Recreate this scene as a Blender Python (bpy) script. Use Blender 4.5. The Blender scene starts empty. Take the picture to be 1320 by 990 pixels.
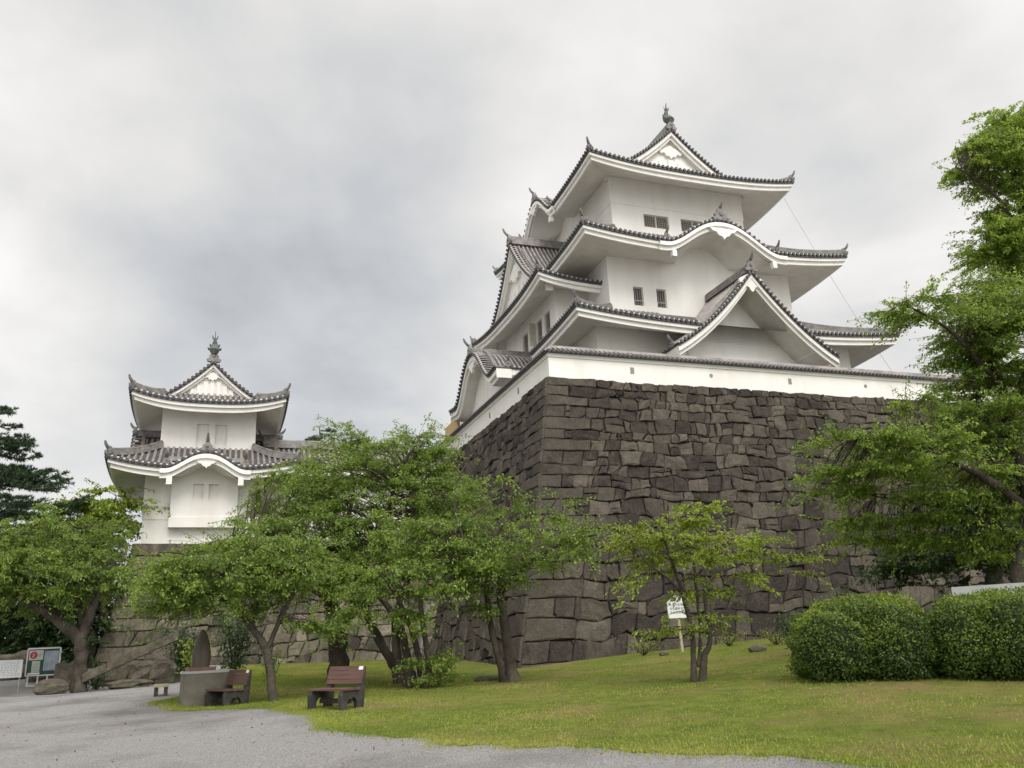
import bpy, math, random
import numpy as np
from mathutils import Matrix, Vector
R = math.radians
scene = bpy.context.scene
COL = scene.collection

# ------------------------------------------------------------------ camera
PITCH, ROLL, FPX = R(17.02), R(2.55), 1086.0
EYE = np.array((0.0, 0.0, 1.6))
_F = np.array((0, math.cos(PITCH), math.sin(PITCH)))
_U = np.array((0, -math.sin(PITCH), math.cos(PITCH)))
_R = np.array((1.0, 0, 0))
cr, sr = math.cos(ROLL), math.sin(ROLL)
camd = bpy.data.cameras.new('camera'); cam = bpy.data.objects.new('camera', camd); COL.objects.link(cam)
ax, ay, az = cr*_R - sr*_U, sr*_R + cr*_U, -_F
cam.matrix_world = Matrix(((ax[0], ay[0], az[0], EYE[0]), (ax[1], ay[1], az[1], EYE[1]), (ax[2], ay[2], az[2], EYE[2]), (0, 0, 0, 1)))
camd.sensor_width = 36.0; camd.sensor_fit = 'HORIZONTAL'; camd.lens = FPX/1320*36
camd.clip_start = 0.1; camd.clip_end = 6000
scene.camera = cam

# ------------------------------------------------------------------ view, sky and sun
scene.view_settings.view_transform = 'Standard'; scene.view_settings.look = 'None'
scene.view_settings.exposure = 0.72; scene.view_settings.gamma = 1.0; scene.view_settings.use_curve_mapping = False
scene.cycles.max_bounces = 6; scene.cycles.transparent_max_bounces = 4
SUN_AZ, SUN_EL = R(158), R(45)          # azimuth from +Y towards +X
sund = bpy.data.lights.new('sun', 'SUN'); sund.energy = 0.95; sund.angle = R(22); sund.color = (1.0, .95, .87)
sun = bpy.data.objects.new('sun', sund); COL.objects.link(sun)
sdir = Vector((math.sin(SUN_AZ)*math.cos(SUN_EL), math.cos(SUN_AZ)*math.cos(SUN_EL), math.sin(SUN_EL)))
sun.rotation_euler = sdir.to_track_quat('Z', 'Y').to_euler()

def ray(x, y):
    X, Y = x-660.0, y-495.0
    x1 = X*cr - Y*sr; y1 = X*sr + Y*cr
    return x1*_R - y1*_U + FPX*_F
def at(x, y, Y):
    d = ray(x, y); return EYE + d*(Y/d[1])
def mpp(Y): return Y*1.08/FPX            # metres per photo pixel about there

world = bpy.data.worlds.new('World'); scene.world = world; world.use_nodes = True
wt = world.node_tree; wt.nodes.clear()
def wn(t, **k):
    n = wt.nodes.new(t)
    for a, b in k.items(): setattr(n, a, b)
    return n
def wl(a, b): wt.links.new(a, b)
def wmath(op, a, b=None, clamp=False):
    n = wn('ShaderNodeMath', operation=op); n.use_clamp = clamp
    for i, s in enumerate((a, b)):
        if s is None: continue
        if hasattr(s, 'links'): wl(s, n.inputs[i])
        else: n.inputs[i].default_value = s
    return n.outputs[0]
sky = wn('ShaderNodeTexSky'); sky.sky_type = 'NISHITA'; sky.sun_disc = False
sky.sun_elevation = SUN_EL; sky.sun_rotation = SUN_AZ
tc = wn('ShaderNodeTexCoord')
nrm = wn('ShaderNodeVectorMath', operation='NORMALIZE'); wl(tc.outputs['Generated'], nrm.inputs[0])
sep = wn('ShaderNodeSeparateXYZ'); wl(nrm.outputs[0], sep.inputs[0])
den = wmath('ADD', wmath('MAXIMUM', sep.outputs[2], 0.0), 0.32)
cmb = wn('ShaderNodeCombineXYZ')
wl(wmath('DIVIDE', sep.outputs[0], den), cmb.inputs[0]); wl(wmath('DIVIDE', sep.outputs[1], den), cmb.inputs[1])
def cloud_noise(scale, detail, off, dist=0.0, rough=.5):
    mp = wn('ShaderNodeMapping'); mp.inputs['Location'].default_value = off; wl(cmb.outputs[0], mp.inputs[0])
    n = wn('ShaderNodeTexNoise'); n.inputs['Scale'].default_value = scale; n.inputs['Detail'].default_value = detail
    n.inputs['Roughness'].default_value = rough; n.inputs['Distortion'].default_value = dist
    wl(mp.outputs[0], n.inputs['Vector']); return n.outputs['Fac']
n1 = cloud_noise(1.5, 5, (3.1, 0.4, 0), .5, .46); n2 = cloud_noise(3.6, 8, (1.7, 5.2, 2), .15, .52)
def lobe(px, py, sharp):
    d = ray(px, py); d = d/np.linalg.norm(d)
    v = wn('ShaderNodeVectorMath', operation='DOT_PRODUCT'); wl(nrm.outputs[0], v.inputs[0]); v.inputs[1].default_value = tuple(d)
    return wmath('POWER', wmath('MAXIMUM', v.outputs['Value'], 0.0), sharp)
dark = wmath('MULTIPLY', lobe(290, 370, 16), .17)
dark = wmath('ADD', dark, wmath('MULTIPLY', lobe(430, 490, 60), .12))
dark = wmath('SUBTRACT', dark, wmath('MULTIPLY', lobe(250, 215, 420), .10))
dark = wmath('SUBTRACT', dark, wmath('MULTIPLY', lobe(40, 470, 90), .14))
dark = wmath('ADD', dark, wmath('MULTIPLY', lobe(1090, 245, 900), .07))
val = wmath('ADD', wmath('MULTIPLY', wmath('SUBTRACT', n1, .5), .74), wmath('MULTIPLY', wmath('SUBTRACT', n2, .5), .56))
val = wmath('ADD', wmath('SUBTRACT', .80, dark), val)
ramp = wn('ShaderNodeValToRGB'); wl(val, ramp.inputs[0])
el = ramp.color_ramp.elements
el[0].position = .30; el[0].color = (.26, .272, .285, 1)
el[1].position = .98; el[1].color = (.645, .63, .61, 1)
e = el.new(.52); e.color = (.37, .377, .385, 1)
e = el.new(.74); e.color = (.50, .492, .478, 1)
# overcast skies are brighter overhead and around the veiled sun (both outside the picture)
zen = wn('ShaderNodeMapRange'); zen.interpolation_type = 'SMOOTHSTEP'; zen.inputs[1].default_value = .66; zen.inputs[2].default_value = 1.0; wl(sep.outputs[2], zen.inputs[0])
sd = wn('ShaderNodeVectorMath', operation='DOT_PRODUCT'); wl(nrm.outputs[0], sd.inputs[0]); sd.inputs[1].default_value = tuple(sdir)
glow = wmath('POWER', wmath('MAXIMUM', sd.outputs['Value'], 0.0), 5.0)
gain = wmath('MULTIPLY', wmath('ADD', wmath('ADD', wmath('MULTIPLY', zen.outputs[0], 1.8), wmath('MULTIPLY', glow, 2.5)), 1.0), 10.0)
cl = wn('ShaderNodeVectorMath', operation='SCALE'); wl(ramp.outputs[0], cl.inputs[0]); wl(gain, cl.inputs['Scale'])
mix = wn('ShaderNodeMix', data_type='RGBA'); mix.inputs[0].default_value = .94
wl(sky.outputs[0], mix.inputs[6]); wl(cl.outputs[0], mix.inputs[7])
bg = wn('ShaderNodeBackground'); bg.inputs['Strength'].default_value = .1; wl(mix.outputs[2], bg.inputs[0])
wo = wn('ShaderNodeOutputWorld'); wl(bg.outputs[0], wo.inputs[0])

# ------------------------------------------------------------------ materials
def lin(c): return tuple(c)+(1,)
def material(name, c1, c2=None, scale=3.0, rough=.85, bump=0.0, bscale=None, spec=.3, c3=None, scale3=.6, amt3=.5, stretch=None, attr=None, attr_amt=.5, detail=5):
    m = bpy.data.materials.new(name); m.use_nodes = True; nt = m.node_tree; b = nt.nodes['Principled BSDF']
    b.inputs['Roughness'].default_value = rough; b.inputs['Specular IOR Level'].default_value = spec
    L = nt.links.new
    tcn = nt.nodes.new('ShaderNodeTexCoord'); vec = tcn.outputs['Object']
    if stretch:
        mp = nt.nodes.new('ShaderNodeMapping'); mp.inputs['Scale'].default_value = stretch; L(vec, mp.inputs[0]); vec = mp.outputs[0]
    def noise(s, d=detail):
        n = nt.nodes.new('ShaderNodeTexNoise'); n.inputs['Scale'].default_value = s; n.inputs['Detail'].default_value = d
        n.inputs['Roughness'].default_value = .6; L(vec, n.inputs['Vector']); return n.outputs['Fac']
    def ramp2(fac, lo, hi):
        r = nt.nodes.new('ShaderNodeMapRange'); r.inputs[1].default_value = lo; r.inputs[2].default_value = hi; L(fac, r.inputs[0]); return r.outputs[0]
    def mixc(f, a, bb):
        x = nt.nodes.new('ShaderNodeMix'); x.data_type = 'RGBA'
        for sock, s in ((0, f), (6, a), (7, bb)):
            if isinstance(s, tuple): x.inputs[sock].default_value = s
            elif isinstance(s, float): x.inputs[sock].default_value = s
            else: L(s, x.inputs[sock])
        return x.outputs[2]
    col = lin(c1)
    if c2: col = mixc(ramp2(noise(scale), .35, .65), lin(c1), lin(c2))
    if c3:
        f = ramp2(noise(scale3, 6), .48, .66)
        mm = nt.nodes.new('ShaderNodeMath'); mm.operation = 'MULTIPLY'; L(f, mm.inputs[0]); mm.inputs[1].default_value = amt3
        col = mixc(mm.outputs[0], col, lin(c3))
    if attr:
        an = nt.nodes.new('ShaderNodeAttribute'); an.attribute_name = attr
        mr = nt.nodes.new('ShaderNodeMapRange'); mr.inputs[3].default_value = 1-attr_amt; mr.inputs[4].default_value = 1+attr_amt; L(an.outputs['Fac'], mr.inputs[0])
        vm = nt.nodes.new('ShaderNodeVectorMath'); vm.operation = 'SCALE'
        if isinstance(col, tuple): vm.inputs[0].default_value = col[:3]
        else: L(col, vm.inputs[0])
        L(mr.outputs[0], vm.inputs['Scale']); col = vm.outputs[0]
    if isinstance(col, tuple): b.inputs['Base Color'].default_value = col
    else: L(col, b.inputs['Base Color'])
    if bump:
        bn = nt.nodes.new('ShaderNodeBump'); bn.inputs['Strength'].default_value = bump; bn.inputs['Distance'].default_value = .03 if bump < .85 else .07
        L(noise(bscale or scale*4, 6), bn.inputs['Height']); L(bn.outputs[0], b.inputs['Normal'])
    return m
def stone_material(name, ramp, bump=1.0):
    m = bpy.data.materials.new(name); m.use_nodes = True; nt = m.node_tree; L = nt.links.new; b = nt.nodes['Principled BSDF']
    b.inputs['Roughness'].default_value = .92; b.inputs['Specular IOR Level'].default_value = .2
    tcn = nt.nodes.new('ShaderNodeTexCoord'); an = nt.nodes.new('ShaderNodeAttribute'); an.attribute_name = 'tone'
    def noise(s, d, st=None, r=.62):
        n = nt.nodes.new('ShaderNodeTexNoise'); n.inputs['Scale'].default_value = s; n.inputs['Detail'].default_value = d; n.inputs['Roughness'].default_value = r
        mp = nt.nodes.new('ShaderNodeMapping'); mp.inputs['Scale'].default_value = st or (1, 1, 1); L(tcn.outputs['Object'], mp.inputs[0]); L(mp.outputs[0], n.inputs['Vector']); return n.outputs['Fac']
    def math(op, a, c):
        n = nt.nodes.new('ShaderNodeMath'); n.operation = op
        for i, q in enumerate((a, c)):
            if isinstance(q, (int, float)): n.inputs[i].default_value = q
            else: L(q, n.inputs[i])
        return n.outputs[0]
    f = math('ADD', math('MULTIPLY', an.outputs['Fac'], .62), math('ADD', math('MULTIPLY', math('SUBTRACT', noise(1.4, 8), .5), .9), math('MULTIPLY', math('SUBTRACT', noise(9, 6, (1, 1, .4)), .5), .75)))
    rp = nt.nodes.new('ShaderNodeValToRGB'); L(f, rp.inputs[0]); el = rp.color_ramp.elements
    while len(el) < len(ramp): el.new(.5)
    for i, c in enumerate(ramp): el[i].position = i/(len(ramp)-1)*.9; el[i].color = tuple(c)+(1,)
    # lichen and rain stains
    mr = nt.nodes.new('ShaderNodeMapRange'); mr.inputs[1].default_value = .60; mr.inputs[2].default_value = .72; mr.inputs[4].default_value = .45; L(noise(2.3, 9, None, .7), mr.inputs[0])
    x = nt.nodes.new('ShaderNodeMix'); x.data_type = 'RGBA'; L(mr.outputs[0], x.inputs[0]); L(rp.outputs[0], x.inputs[6]); x.inputs[7].default_value = (.15, .145, .105, 1)
    mr2 = nt.nodes.new('ShaderNodeMapRange'); mr2.inputs[1].default_value = .52; mr2.inputs[2].default_value = .68; mr2.inputs[4].default_value = .6; L(noise(.8, 7, (1, 1, .3)), mr2.inputs[0])
    y = nt.nodes.new('ShaderNodeMix'); y.data_type = 'RGBA'; L(mr2.outputs[0], y.inputs[0]); L(x.outputs[2], y.inputs[6]); y.inputs[7].default_value = (.040, .036, .032, 1)
    L(y.outputs[2], b.inputs['Base Color'])
    bn = nt.nodes.new('ShaderNodeBump'); bn.inputs['Strength'].default_value = bump; bn.inputs['Distance'].default_value = .09
    L(math('ADD', noise(3.5, 9, None, .65), math('MULTIPLY', noise(14, 6), .35)), bn.inputs['Height']); L(bn.outputs[0], b.inputs['Normal'])
    return m
def leaf_material(name, stops, trans=.35, rough=.5):
    m = bpy.data.materials.new(name); m.use_nodes = True; nt = m.node_tree; nt.nodes.clear(); L = nt.links.new
    out = nt.nodes.new('ShaderNodeOutputMaterial'); an = nt.nodes.new('ShaderNodeAttribute'); an.attribute_name = 'tone'
    rp = nt.nodes.new('ShaderNodeValToRGB'); L(an.outputs['Fac'], rp.inputs[0])
    el = rp.color_ramp.elements
    while len(el) < len(stops): el.new(.5)
    for i, c in enumerate(stops): el[i].position = i/(len(stops)-1); el[i].color = lin(c)
    p = nt.nodes.new('ShaderNodeBsdfPrincipled'); p.inputs['Roughness'].default_value = rough; p.inputs['Specular IOR Level'].default_value = .35
    L(rp.outputs[0], p.inputs['Base Color'])
    t = nt.nodes.new('ShaderNodeBsdfTranslucent')
    hs = nt.nodes.new('ShaderNodeHueSaturation'); hs.inputs['Hue'].default_value = .485; hs.inputs['Value'].default_value = 1.5; L(rp.outputs[0], hs.inputs['Color']); L(hs.outputs[0], t.inputs['Color'])
    mx = nt.nodes.new('ShaderNodeMixShader'); mx.inputs[0].default_value = trans
    L(p.outputs[0], mx.inputs[1]); L(t.outputs[0], mx.inputs[2]); L(mx.outputs[0], out.inputs[0])
    return m

M = {}
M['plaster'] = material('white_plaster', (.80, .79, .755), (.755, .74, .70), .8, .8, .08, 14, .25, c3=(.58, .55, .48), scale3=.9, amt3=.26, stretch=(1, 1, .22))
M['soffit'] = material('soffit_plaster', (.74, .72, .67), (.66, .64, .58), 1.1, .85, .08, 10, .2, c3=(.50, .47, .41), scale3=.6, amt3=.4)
M['tile'] = material('grey_roof_tile', (.155, .145, .140), (.285, .265, .25), 2.2, .36, .2, 18, .5, c3=(.36, .29, .235), scale3=1.1, amt3=.5)
M['ridge'] = material('ridge_tile', (.10, .095, .092), (.20, .19, .18), 4, .45, .4, 22, .5, c3=(.30, .27, .24), scale3=3, amt3=.5)
M['tile_pan'] = material('dark_pan_tile', (.045, .042, .042), (.10, .09, .085), 3, .5, .2, 16, .5)
M['tile_cap'] = material('tile_end_cap', (.035, .035, .038), (.07, .07, .07), 6, .5, 0, None, .5)
M['lime'] = material('lime_mortar', (.62, .60, .57), (.48, .46, .43), 5, .8)  # pale colour of the small pieces between and behind tile end caps
M['bronze'] = material('weathered_bronze', (.045, .052, .047), (.085, .10, .09), 5, .55, .2, 20, .5)
M['glass'] = material('dark_window_void', (.06, .062, .06), (.09, .09, .085), 2, .4, 0, None, .4)
M['lattice'] = material('window_lattice', (.30, .29, .26), (.22, .21, .19), 6, .7)
M['frame'] = material('window_frame', (.52, .49, .40), (.42, .40, .33), 4, .7)
M['darkwood'] = material('dark_old_wood', (.05, .042, .036), (.09, .075, .06), 4, .8)
M['tanwood'] = material('tan_boarding', (.50, .36, .16), (.42, .30, .14), 3, .8, stretch=(1, 1, 6))
M['stone'] = stone_material('castle_stone', [(.034, .028, .024), (.060, .051, .042), (.084, .072, .058), (.114, .099, .078), (.168, .148, .116)])
M['stone_light'] = stone_material('pale_castle_stone', [(0.059, 0.053, 0.041), (0.112, 0.099, 0.076), (0.165, 0.145, 0.107), (0.224, 0.198, 0.150), (0.304, 0.271, 0.202)])
M['stone_gap'] = material('dark_stone_joint', (.040, .036, .030), (.065, .058, .048), 3, .95)
M['rock'] = material('mossy_rock', (.075, .066, .054), (.17, .148, .115), 3.2, .92, 1.0, 12, .2, c3=(.06, .065, .035), scale3=1.3, amt3=.7)
M['bark'] = material('cherry_bark', (.040, .033, .027), (.085, .07, .055), 5, .95, .9, 14, .2, c3=(.14, .135, .10), scale3=2.2, amt3=.45, stretch=(1, 1, .5))
M['bark_pale'] = material('lichen_bark', (.055, .048, .036), (.10, .088, .068), 6, .95, .9, 16, .2, c3=(.045, .038, .03), scale3=3, amt3=.6)
M['concrete'] = material('weathered_concrete', (.20, .185, .15), (.12, .112, .09), 1.5, .9, .3, 25, .25, c3=(.13, .13, .11), scale3=1.6, amt3=.6)
M['concrete_pale'] = material('pale_concrete', (.46, .47, .47), (.36, .37, .37), 1.2, .9, .2, 20, .25)
M['stele'] = material('brown_stele_stone', (.085, .07, .06), (.16, .13, .11), 3, .8, .7, 14, .3, stretch=(1, 1, .3))
M['redstone'] = material('reddish_plinth_stone', (.20, .115, .09), (.27, .17, .13), 4, .85)
M['plank'] = material('brown_bench_plank', (.085, .044, .036), (.125, .066, .054), 3, .55, .2, 20, .4, stretch=(.3, 3, 3))
M['benchleg'] = material('dark_bench_leg', (.028, .027, .025), (.06, .057, .05), 5, .8, .4, 20)
M['white'] = material('white_paint', (.76, .77, .77), (.70, .71, .71), 2, .5)
M['grey_ink'] = material('grey_print', (.34, .36, .38))
M['dark_ink'] = material('dark_print', (.06, .06, .065))
M['red_ink'] = material('red_print', (.45, .04, .06))
M['green_board'] = material('green_board', (.018, .07, .048), (.03, .09, .062), 3, .6)
M['blue_grey'] = material('blue_grey_print', (.22, .27, .36), (.42, .44, .47), 5, .6)
M['pale_print'] = material('pale_print', (.56, .58, .50), (.46, .50, .42), 6, .6)
M['steel'] = material('galvanised_steel', (.40, .41, .41), (.32, .33, .33), 5, .5)
M['wire'] = material('wire', (.30, .30, .30))
M['stake'] = material('pale_wood_stake', (.42, .38, .26), (.34, .30, .20), 5, .8)
M['cherry'] = leaf_material('cherry_leaf', [(0.063, 0.112, 0.019), (0.124, 0.201, 0.032), (0.199, 0.292, 0.047), (0.303, 0.404, 0.087)], .46)
M['lime_leaf'] = leaf_material('fresh_leaf', [(0.106, 0.161, 0.020), (0.184, 0.262, 0.027), (0.272, 0.358, 0.040), (0.374, 0.458, 0.082)], .48)
M['maple'] = leaf_material('broadleaf', [(0.069, 0.123, 0.019), (0.134, 0.215, 0.031), (0.209, 0.307, 0.044), (0.317, 0.423, 0.079)], .46)
M['dark_leaf'] = leaf_material('evergreen_leaf', [(0.013, 0.030, 0.010), (0.025, 0.056, 0.014), (0.045, 0.088, 0.022), (0.073, 0.122, 0.034)], .2)
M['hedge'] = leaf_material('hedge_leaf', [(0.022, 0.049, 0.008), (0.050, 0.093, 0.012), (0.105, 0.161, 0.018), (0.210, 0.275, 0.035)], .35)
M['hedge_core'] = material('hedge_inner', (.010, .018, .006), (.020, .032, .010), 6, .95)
M['pine'] = leaf_material('pine_needle', [(0.021, 0.044, 0.021), (0.039, 0.072, 0.031), (0.065, 0.111, 0.046)], .12)
M['grass'] = leaf_material('grass_blade', [(0.106, 0.157, 0.024), (0.180, 0.246, 0.037), (0.258, 0.319, 0.051), (0.396, 0.353, 0.121)], .35, .7)
M['weed'] = leaf_material('weed_leaf', [(.03, .06, .02), (.06, .10, .03), (.12, .15, .06)], .3)

# ------------------------------------------------------------------ mesh helpers
class MB:
    def __init__(s): s.v = []; s.f = []; s.m = []; s.tone = None
    def quad(s, a, b, c, d, m=0):
        i = len(s.v); s.v += [tuple(a), tuple(b), tuple(c), tuple(d)]; s.f.append((i, i+1, i+2, i+3)); s.m.append(m)
    def poly(s, pts, m=0):
        i = len(s.v); s.v += [tuple(p) for p in pts]; s.f.append(tuple(range(i, i+len(pts)))); s.m.append(m)
    def grid(s, P, m=0, flip=False, skip=None):
        nr, nc = len(P), len(P[0]); i0 = len(s.v)
        for r in P:
            for p in r: s.v.append(tuple(p))
        for a in range(nr-1):
            for b in range(nc-1):
                if skip and skip(a, b): continue
                q = (i0+a*nc+b, i0+a*nc+b+1, i0+(a+1)*nc+b+1, i0+(a+1)*nc+b)
                s.f.append(q[::-1] if flip else q); s.m.append(m)
    def box(s, x0, x1, y0, y1, z0, z1, m=0, T=None):
        P = [(x0, y0, z0), (x1, y0, z0), (x1, y1, z0), (x0, y1, z0), (x0, y0, z1), (x1, y0, z1), (x1, y1, z1), (x0, y1, z1)]
        if T: P = [T(*p) for p in P]
        i = len(s.v); s.v += [tuple(p) for p in P]
        for f in ((0, 3, 2, 1), (4, 5, 6, 7), (0, 1, 5, 4), (1, 2, 6, 5), (2, 3, 7, 6), (3, 0, 4, 7)):
            s.f.append(tuple(i+k for k in f)); s.m.append(m)
    def tube(s, pts, rad, n=6, m=0, cap=True, up=(0, 0, 1)):
        pts = [np.array(p, float) for p in pts]; k = len(pts)
        if not hasattr(rad, '__len__'): rad = [rad]*k
        i0 = len(s.v); prev = None
        for j in range(k):
            d = pts[min(j+1, k-1)] - pts[max(j-1, 0)]; d = d/(np.linalg.norm(d)+1e-9)
            if prev is None:
                a = np.array((0.0, 0, 1)) if abs(d[2]) < .9 else np.array((1.0, 0, 0)); x = np.cross(d, a)
            else: x = prev - d*np.dot(prev, d)
            x = x/(np.linalg.norm(x)+1e-9); prev = x; y = np.cross(d, x)
            for q in range(n):
                t = 2*math.pi*q/n; s.v.append(tuple(pts[j] + rad[j]*(math.cos(t)*x + math.sin(t)*y)))
        for j in range(k-1):
            for q in range(n):
                a = i0+j*n+q; b = i0+j*n+(q+1) % n
                s.f.append((a, b, b+n, a+n)); s.m.append(m)
        if cap:
            s.f.append(tuple(i0+q for q in range(n))[::-1]); s.m.append(m)
            s.f.append(tuple(i0+(k-1)*n+q for q in range(n))); s.m.append(m)
    def sweep(s, pts, w, h, m=0, z0=0.0):
        """rectangular bar along pts: width w across (horizontal), from z0 to z0+h above the points"""
        pts = [np.array(p, float) for p in pts]; k = len(pts); i0 = len(s.v)
        for j in range(k):
            d = pts[min(j+1, k-1)] - pts[max(j-1, 0)]; x = np.array((d[1], -d[0], 0.0)); x = x/(np.linalg.norm(x)+1e-9)
            ww = w[j] if hasattr(w, '__len__') else w
            hh = h[j] if hasattr(h, '__len__') else h
            for a, b in ((-.5, z0), (.5, z0), (.36, z0+hh), (-.36, z0+hh)):
                s.v.append(tuple(pts[j] + x*ww*a + np.array((0, 0, b))))
        for j in range(k-1):
            for q in range(4):
                a = i0+j*4+q; b = i0+j*4+(q+1) % 4
                s.f.append((a, b, b+4, a+4)); s.m.append(m)
        s.f.append((i0+3, i0+2, i0+1, i0)); s.m.append(m)
        e = i0+(k-1)*4; s.f.append((e, e+1, e+2, e+3)); s.m.append(m)
    def extrude(s, outline, T, d0, d1, m=0):
        """2D outline (x,z) extruded between depths d0 and d1 through T(x, y, z)"""
        n = len(outline); i = len(s.v)
        for d in (d0, d1):
            for x, z in outline: s.v.append(tuple(T(x, d, z)))
        s.f.append(tuple(range(i, i+n))); s.m.append(m)
        s.f.append(tuple(range(i+n, i+2*n))[::-1]); s.m.append(m)
        for a in range(n):
            b = (a+1) % n; s.f.append((i+a, i+n+a, i+n+b, i+b)); s.m.append(m)
def tag(o, label=None, cat=None, group=None, kind=None):
    if label: o['label'] = label
    if cat: o['category'] = cat
    if group: o['group'] = group
    if kind: o['kind'] = kind
    return o
def thing(name, label, cat, loc=(0, 0, 0), rz=0.0, group=None):
    o = bpy.data.objects.new(name, None); COL.objects.link(o); o.empty_display_size = .3
    o.location = tuple(float(x) for x in loc); o.rotation_euler = (0, 0, rz)
    return tag(o, label, cat, group)
def build(mb, name, mats, parent=None, origin=(0, 0, 0), smooth=False, tones=None):
    me = bpy.data.meshes.new(name)
    V = np.array(mb.v, float) - np.array(origin, float)
    me.from_pydata(V.tolist(), [], mb.f)
    if not isinstance(mats, (list, tuple)): mats = [mats]
    for m in mats: me.materials.append(m)
    me.polygons.foreach_set('material_index', mb.m)
    if smooth: me.polygons.foreach_set('use_smooth', [True]*len(mb.f))
    if tones is not None:
        a = me.attributes.new('tone', 'FLOAT', 'FACE'); a.data.foreach_set('value', np.array(tones, np.float32))
    me.update()
    o = bpy.data.objects.new(name, me); COL.objects.link(o)
    if parent: o.parent = parent
    return o
def leaf_mesh(name, C, D, N, ln, wd, tone, mat, parent=None, origin=(0, 0, 0), blade=False):
    """many leaf quads from numpy arrays: centre, direction, normal, length, width"""
    n = len(C)
    D = D/(np.linalg.norm(D, axis=1, keepdims=True)+1e-9)
    W = np.cross(D, N); W = W/(np.linalg.norm(W, axis=1, keepdims=True)+1e-9)
    ln = np.broadcast_to(np.asarray(ln, float), (n,))[:, None]; wd = np.broadcast_to(np.asarray(wd, float), (n,))[:, None]
    V = np.empty((n, 4, 3))
    V[:, 0] = C - D*ln*.5; V[:, 1] = C + W*wd*.5 - D*ln*.05; V[:, 2] = C + D*ln*.5; V[:, 3] = C - W*wd*.5 - D*ln*.05
    V = V.reshape(-1, 3) - np.array(origin, float)
    me = bpy.data.meshes.new(name)
    me.vertices.add(n*4); me.vertices.foreach_set('co', V.astype(np.float32).ravel())
    me.loops.add(n*4); me.loops.foreach_set('vertex_index', np.arange(n*4, dtype=np.int32))
    me.polygons.add(n); me.polygons.foreach_set('loop_start', np.arange(0, n*4, 4, dtype=np.int32))
    a = me.attributes.new('tone', 'FLOAT', 'FACE'); a.data.foreach_set('value', np.clip(tone, 0, 1).astype(np.float32))
    me.materials.append(mat); me.update(calc_edges=True); me.validate()
    o = bpy.data.objects.new(name, me); COL.objects.link(o)
    if parent: o.parent = parent
    return o

# ------------------------------------------------------------------ terrain
CTRL = [at(*q) for q in ((430, 915, 19.5), (290, 911, 23), (242, 911.5, 23), (100, 893, 34), (20, 892, 36), (75, 895, 32.5), (210, 895, 26), (352, 905, 22), (440, 878, 29), (515, 880, 28), (545, 888, 25), (656, 880, 26), (669, 862, 34), (900, 880, 20), (879, 840, 32), (1050, 880, 17), (1300, 878, 15.5), (975, 840, 29), (420, 943, 15.5), (590, 958, 13.2), (900, 972, 11.4), (1160, 990, 9.8), (0, 990, 14), (0, 900, 31))]
CTRL += [np.array(p) for p in ((0, 0, 0), (7.4, 36.7, 1.08), (14, 39.1, 1.5), (28, 42, 2.0), (-5.4, 48, 1.0), (-10.1, 47, 1.0), (-20.5, 43.4, 1.3), (-30, 46, 1.2), (-40, 30, .6), (14, 16, .9), (22, 22, 1.6), (-20, 5, 0), (18, 0, .2), (-10, -15, 0), (10, -15, 0), (30, 60, 2), (-30, 60, 1.4))]
CTRL = np.array(CTRL)
_d = np.linalg.norm(CTRL[:, None, :2]-CTRL[None, :, :2], axis=2)
_A = np.vstack([np.hstack([-_d, np.ones((len(CTRL), 1))]), np.append(np.ones(len(CTRL)), 0)])
_A[:len(CTRL), :len(CTRL)] -= np.eye(len(CTRL))*.15
_w = np.linalg.solve(_A, np.append(CTRL[:, 2], 0))
def hgt(xy):
    xy = np.atleast_2d(np.asarray(xy, float))
    r = np.linalg.norm(xy[:, None, :]-CTRL[None, :, :2], axis=2)
    z = -(r @ _w[:-1]) + _w[-1]
    far = np.clip((np.linalg.norm(xy-np.array((0, 25)), axis=1)-45)/40, 0, 1)
    return np.clip(z, -.2, 2.2)*(1-far) + .9*far
def gz(x, y): return float(hgt((x, y))[0])
def on_ground(px, py, Y):
    p = at(px, py, Y); return np.array((p[0], p[1], gz(p[0], p[1])))

def axis_coords(lo, hi, step, far):
    c = list(np.arange(lo, hi+1e-6, step)); g = step
    while c[-1] < far: g *= 1.35; c.append(c[-1]+g)
    g = step
    while c[0] > -far: g *= 1.35; c.insert(0, c[0]-g)
    return np.array(c)
gx, gy = axis_coords(-34, 34, .5, 2500), axis_coords(4, 56, .5, 2500)
GX, GY = np.meshgrid(gx, gy); GZ = hgt(np.stack([GX.ravel(), GY.ravel()], 1)).reshape(GX.shape)
mb = MB(); mb.grid(np.stack([GX, GY, GZ], 2).tolist())
mg = material('gravel', (.19, .183, .182), (.53, .515, .51), 42, .95, 1.0, 70, .2, c3=(.135, .128, .12), scale3=.33, amt3=.6, detail=3)
tag(build(mb, 'gravel_ground', mg, smooth=True), kind='structure')

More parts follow.
